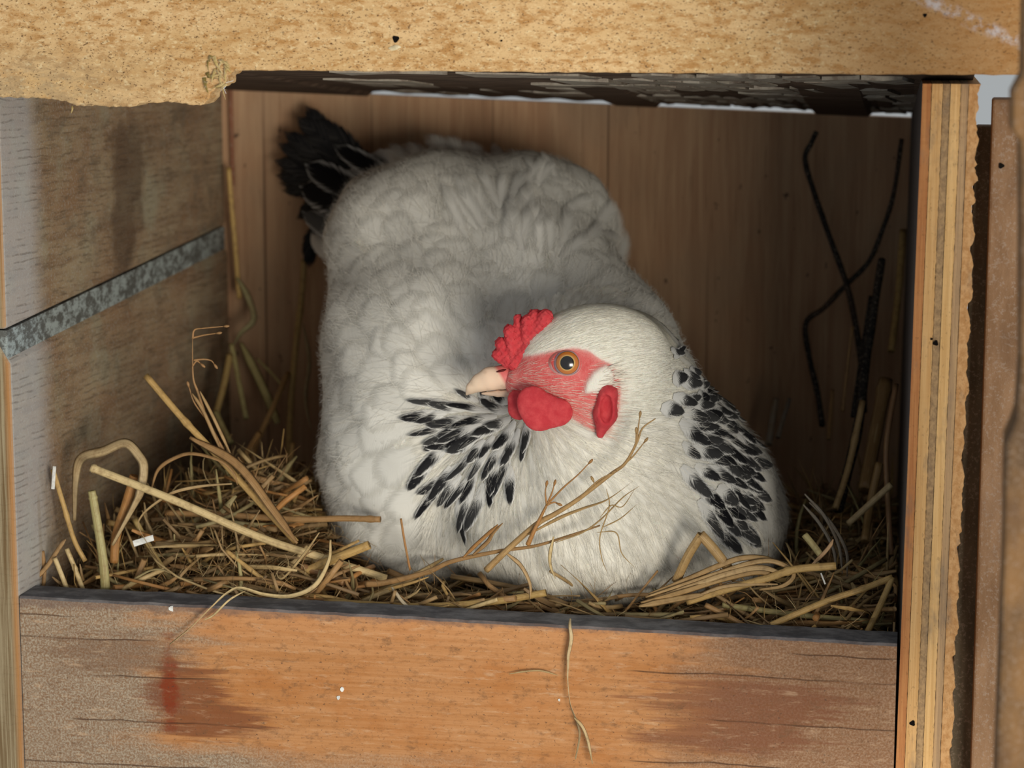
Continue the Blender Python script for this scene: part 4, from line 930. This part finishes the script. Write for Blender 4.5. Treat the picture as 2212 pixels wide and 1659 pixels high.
stalk([(1560,1306,.04),(1599,1312,.04),(1738,1330,.04),(1877,1343,.04)], 13, GRN, 'greenish straw lying level behind the board on the right', ())
stalk([(1460,1256,.035),(1487,1199,.032),(1515,1155,.03)], 20, (.48, .30, .12), 'upright half of the sharply folded straw against the breast', ())
stalk([(1513,1154,.03),(1545,1190,.031),(1590,1250,.034)], 22, (.52, .33, .14), 'downward half of the sharply folded straw against the breast', ())
stalk([(1523,1306,.03),(1570,1330,.03),(1616,1356,.028)], 12, BRN, 'short brown straw sloping down near the board\'s right part', ())
stalk([(1738,1155,.06),(1756,1177,.058),(1775,1202,.056)], 15, (.50, .43, .20), 'short greenish-gold piece standing right of the hen', ())
leaf([(1752,1222,.04),(1775,1200,.04),(1792,1180,.04),(1800,1165,.04)], 9, (.62, .38, .20), 'pinkish leaf tip pointing up right of the golden stalk', .6)
for k, pp in enumerate([[(1738,1067,.09),(1781,1115,.088),(1812,1179,.085),(1820,1240,.08)], [(1748,1085,.09),(1795,1130,.088),(1828,1190,.085),(1830,1245,.08)], [(1735,1090,.09),(1770,1130,.088),(1800,1185,.085),(1806,1235,.08)]]):
    leaf(pp, 9, GRY, ['grey fibrous stem frayed at its top right of the hen', 'grey fibre curving beside the frayed stem', 'lowest of the grey fibres by the hen\'s shoulder'][k], .8)
stalk([(1951,496,.33),(1940,640,.31),(1925,760,.29)], 15, GOLD, 'tall pale stalk leaning high in the dark right corner', ())
stalk([(1864,866,.20),(1834,1005,.18),(1804,1100,.16)], 14, (.44, .29, .13), 'slanting straw lit in the dark gap beside the plywood', (.3,))
stalk([(1926,1046,.12),(1880,1088,.12),(1832,1132,.12)], 14, (.44, .33, .18), 'short straw slanting against the plywood\'s inner face', ())
stalk([(1842,705,.27),(1830,800,.26),(1820,890,.25)], 7, BRN, 'thin upright straw in the dim right corner', ())
stalk([(1799,843,.28),(1794,900,.27),(1790,950,.26)], 9, BRN, 'short upright straw before the back panel', ())
stalk([(1676,862,.30),(1668,910,.29),(1660,960,.28)], 15, GRY, 'greyish stub behind the hen\'s shoulder', ())
stalk([(1705,862,.30),(1692,905,.29),(1680,945,.28)], 10, GRY, 'thinner greyish stub beside the one behind the shoulder', ())
stalk([(1914,820,.22),(1893,930,.20),(1868,1060,.17)], 30, (.20, .11, .04), 'wide dark brown stalk deep beside the plywood', (.15,))
stalk([(1900,1000,.15),(1880,1090,.14),(1868,1170,.12)], 18, (.24, .14, .05), 'lower dark stalk leaning on the plywood', ())
stalk([(1936,830,.16),(1915,960,.14),(1918,1080,.13),(1925,1200,.11)], 12, (.20, .10, .05), 'dark reddish leaf hanging along the plywood face', ())
# dark dead stems in the right back corner
def dark_stem(pp, w, label):
    path = catmull([P(*p) for p in pp], 9*len(pp)); r = w*dm(pp[0][2])/2; rad = np.full(len(path), r)*(1+.06*np.sin(np.arange(len(path))*.6))*np.linspace(.8, 1.1, len(path)); v, f = tube(path, rad, 8); o = make('dead_stem', v, fclean(f), M_STEM, None, True); tag(o, label, 'stem'); return o
M_STEM = mat_brown('dark_dead_stem', (.020, .017, .015), (.045, .038, .032), (200, 200, 200))
dark_stem([(1764,284,.325),(1752,310,.325),(1739,345,.325),(1760,420,.322),(1795,520,.318),(1828,612,.314),(1848,700,.31),(1862,800,.30),(1866,890,.28)], 13, 'dark bent dead stem leaning on the back panel with a hooked top')
dark_stem([(1948,300,.315),(1930,420,.318),(1905,500,.32),(1876,566,.32),(1828,615,.322),(1780,665,.322),(1741,698,.322),(1748,770,.318),(1766,850,.312),(1776,920,.30)], 12, 'dark dead stem crossing the hooked one and bending back at mid height')
dark_stem([(1905,560,.29),(1886,680,.27),(1868,800,.25),(1852,930,.22),(1810,1100,.17)], 20, 'thick dark stalk sinking into the straw by the plywood')
dark_stem([(1880,640,.30),(1862,760,.28),(1842,900,.25)], 9, 'thin dark stalk just left of the thick one')
# left back corner
stalk([(494,362,.335),(500,440,.333),(508,530,.33),(517,645,.325)], 11, (.62, .40, .13), 'upright golden straw standing in the left back corner', (.5,))
stalk([(657,560,.33),(652,640,.325),(640,740,.31),(628,880,.29),(622,1030,.26)], 14, (.42, .28, .10), 'tall straw standing between the back corner and the hen', (.35,))
stalk([(500,742,.30),(515,820,.29),(532,905,.28)], 12, GRN, 'green-grey upright straw in the back corner', ())
leaf([(520,740,.31),(550,800,.30),(578,860,.29),(600,915,.28)], 20, GRN, 'wide green-grey blade slanting in the back corner', .4, .7)
stalk([(497,765,.28),(484,830,.27),(467,893,.26)], 15, (.34, .23, .08), 'brown straw leaning left in the back corner', ())
stalk([(466,890,.24),(480,920,.23),(500,958,.22)], 13, GRN, 'short green straw low in the back corner', ())
stalk([(622,806,.30),(590,880,.27),(556,955,.25),(545,1010,.23)], 13, (.34, .20, .08), 'brown straw slanting before the tall back straw', ())
leaf([(512,600,.325),(535,640,.32),(548,690,.315),(520,720,.31),(505,745,.30)], 16, (.36, .33, .17), 'crumpled greenish leaf halfway up the back corner', 1.5)
stalk([(555,775,.31),(590,810,.30),(615,840,.29)], 6, GRN, 'thin slanting green stem behind the crossing straws', ())
stalk([(633,958,.22),(627,1010,.2),(622,1080,.17)], 10, (.48, .31, .12), 'upright pale-tipped straw left of the hen\'s flank', ())
leaf([(655,700,.31),(668,780,.29),(660,860,.27),(672,930,.25)], 10, (.30, .24, .14), 'limp leaf hanging beside the hen\'s back', 1.0)
stalk([(560,935,.2),(530,985,.18),(505,1030,.16)], 13, (.32, .17, .06), 'rusty straw leaning left above the tangle', ())

# --- the bedding itself
def bedz(x, y):
    z = .076 + .010*np.clip(y/.05, 0, 1) + .046*np.exp(-((x-.095)/.055)**2-((y-.12)/.075)**2) + .018*np.exp(-((x-.03)/.05)**2-((y-.22)/.12)**2)
    z += .022*np.exp(-((x-.415)/.04)**2-((y-.20)/.12)**2)
    return z - .012*np.exp(-((x-.03)/.03)**2-((y-.03)/.03)**2)
PALS = [GOLD, (.50, .36, .17), BRN, BRN, BRN, ORG, (.30, .19, .085), (.36, .24, .11), (.32, .27, .13), (.24, .15, .07), (.16, .10, .05)]
SU = []
def rand_straw(x, y, up, lo=.02, hi=.085, rmax=.0017, zoff=0.0, tilt=.22):
    L = lo + (hi-lo)*random.random()**1.5; a = random.uniform(0, 2*math.pi)
    if random.random() < .45: a = random.choice((0, math.pi)) + random.gauss(0, .35)
    tl = random.gauss(0, tilt) + (.12 if up else 0)
    d = np.array([math.cos(a)*math.cos(tl), math.sin(a)*math.cos(tl), math.sin(tl)])
    c = np.array([x, y, float(bedz(x, y)) + zoff])
    bend = np.array([random.gauss(0, 1), random.gauss(0, 1), random.gauss(0, .5)])*L*.08
    t = np.linspace(-.5, .5, 5)
    p = c + d*L*t[:, None] + bend*(t[:, None]**2*4-.5)
    p[:, 0] = np.clip(p[:, 0], .004+.014*np.clip(p[:, 1], 0, 1)/DEPTH, XR-.003); p[:, 1] = np.clip(p[:, 1], .0265, DEPTH-.004); return p, L
def add_straw(p, V, Fc, Cc, kind=None, rmax=.0017):
    col = np.array(random.choice(PALS))*random.uniform(.7, 1.1)
    if (kind or random.random()) < .62:
        r = random.uniform(.0004, rmax); v, f = tube(p, np.linspace(r, r*random.uniform(.6, 1), len(p)), 6, .8)
    else:
        v, f = ribbon(p, np.array([.4, 1, 1, .8, .2])*random.uniform(.0012, .0042), random.gauss(0, 1.4))
    b = sum(len(k) for k in V); V.append(v); Fc += [tuple(q+b for q in g) for g in fclean(f)]; Cc.append(np.tile(col, (len(v), 1))); SU.append(tube.su + 3*random.random()); return v, f, col
def outside(p, m=-.004): return hen(p).min() > m
V, Fc, Cc = [], [], []
nb_ = 0
cand = []
for _ in range(5200):
    x, y = random.uniform(.005, .442), .027 + .32*random.random()**1.6
    layer = random.random(); p, L = rand_straw(x, y, layer > .85, zoff=-.022*(1-layer)+.004*layer)
    cand.append(p)
allp = np.array(cand); dmin = hen(allp.reshape(-1, 3)).reshape(len(cand), -1).min(1)
cand = [p for p, d in zip(cand, dmin) if d > -.003]
for p in cand: add_straw(p, V, Fc, Cc)
# curly fine wisps
for _ in range(2400):
    x, y = (random.uniform(.006, .44) if random.random() < .6 else random.uniform(.01, .14)), .028 + .12*random.random()**1.5
    c = np.array([x, y, float(bedz(x, y))+.002+.010*random.random()]); a = random.uniform(0, 6.3); L = random.uniform(.008, .03); k = random.gauss(0, 90); p = [c]; el = random.uniform(-.3, .9)
    for i in range(6):
        a += k*L/6; p.append(p[-1] + np.array([math.cos(a), .35*math.sin(a*.7), math.sin(a)*.8+el*.2])*L/6)
    p = np.array(p); p[:, 1] = np.clip(p[:, 1], .0265, .34); p[:, 0] = np.clip(p[:, 0], .006, XR-.003)
    if hen(p).min() < -.001: continue
    col = np.array(random.choice([PALE, GOLD, BRN, BRN, (.47, .33, .16)]))*random.uniform(.6, 1.0); v, f = ribbon(p, np.linspace(1, .3, len(p))*random.uniform(.0003, .0011), random.gauss(0, 1.5), up=(.2, .4, 1))
    b = sum(len(k_) for k_ in V[-1:]) if False else None
    V.append(v); Fc.append((f, v)); Cc.append(np.tile(col, (len(v), 1))); SU.append(tube.su)
# upright broken bits in the side tangle and the right corner
for _ in range(260):
    if random.random() < .65: x, y = random.uniform(.008, .115), random.uniform(.03, .20)
    else: x, y = random.uniform(.385, .442), random.uniform(.04, .30)
    L = random.uniform(.012, .045); c = np.array([x, y, float(bedz(x, y))-.004]); d = nrm([random.gauss(0, .5), random.gauss(0, .4), 1.0]); b_ = np.array([random.gauss(0, 1), random.gauss(0, 1), 0])*L*.12
    t_ = np.linspace(0, 1, 5)[:, None]; p = c + d*L*t_ + b_*t_**2; p[:, 0] = np.clip(p[:, 0], .018, XR-.008); p[:, 1] = np.clip(p[:, 1], .028, DEPTH-.005)
    if hen(p).min() < .001: continue
    col = np.array(random.choice([BRN, BRN, GOLD, (.30, .19, .085), (.47, .33, .16), GRN]))*random.uniform(.6, 1.0); v, f = ribbon(p, np.array([.8, 1, 1, .8, .3])*random.uniform(.0008, .0028), random.gauss(0, 1.2)); V.append(v); Fc.append((f, v)); Cc.append(np.tile(col, (len(v), 1))); SU.append(tube.su)
# stitch wisps' faces with their running offset
out_f = []; base = 0; offs = np.cumsum([0]+[len(k_) for k_ in V]); wi = [i for i, g in enumerate(Fc) if isinstance(g[0], list)]
nw = len(wi); plain = [g for g in Fc if not isinstance(g[0], list)]
for j, i in enumerate(wi):
    b = offs[len(V)-nw+j]; plain += [tuple(q+b for q in g) for g in Fc[i][0]]
bed = make('straw_bedding', np.vstack(V), plain, M_STRAW, None, True, attrs={'Col': np.vstack(Cc), 'su': np.concatenate(SU)}, kind='stuff')
tag(bed, 'tangled straw bedding filling the nest around the hen', 'straw')
# loose top straws, one by one
zones = [((.012, .12), (.03, .12), 'in the tangle between the grey side wall and the hen', 'loose straws left of the hen', 110),
         ((.12, .30), (.028, .055), 'between the front board and the hen\'s breast', 'loose straws before the breast', 80),
         ((.30, .44), (.028, .09), 'between the front board and the plywood side', 'loose straws by the plywood', 60)]
for (xa, xb), (ya, yb), lab, grp, n in zones:
    k = 0; tries = 0
    while k < n and tries < 2000:
        tries += 1
        x, y = random.uniform(xa, xb), random.uniform(ya, yb); p, L = rand_straw(x, y, True, .02, .07, zoff=.005+.012*random.random(), tilt=.42)
        if not outside(p): continue
        Vt, Ft, Ct = [], [], []; v, f, col = add_straw(p, Vt, Ft, Ct)
        sat = col[0]/max(col[1], 1e-4); tone = 'dark' if col[0] < .22 else 'olive' if sat < 1.25 else 'pale' if col[0] > .44 and sat < 1.5 else 'rusty' if sat > 2 else 'golden' if col[0] > .42 else 'brown'
        form = 'stalk' if len(v) < 35 else 'blade'; size = 'short' if L < .032 else 'long' if L > .05 else 'mid-length'
        straw_obj('loose_straw', v, f, col*1.1, '%s %s straw %s %s' % (size, tone, form, lab), grp); k += 1
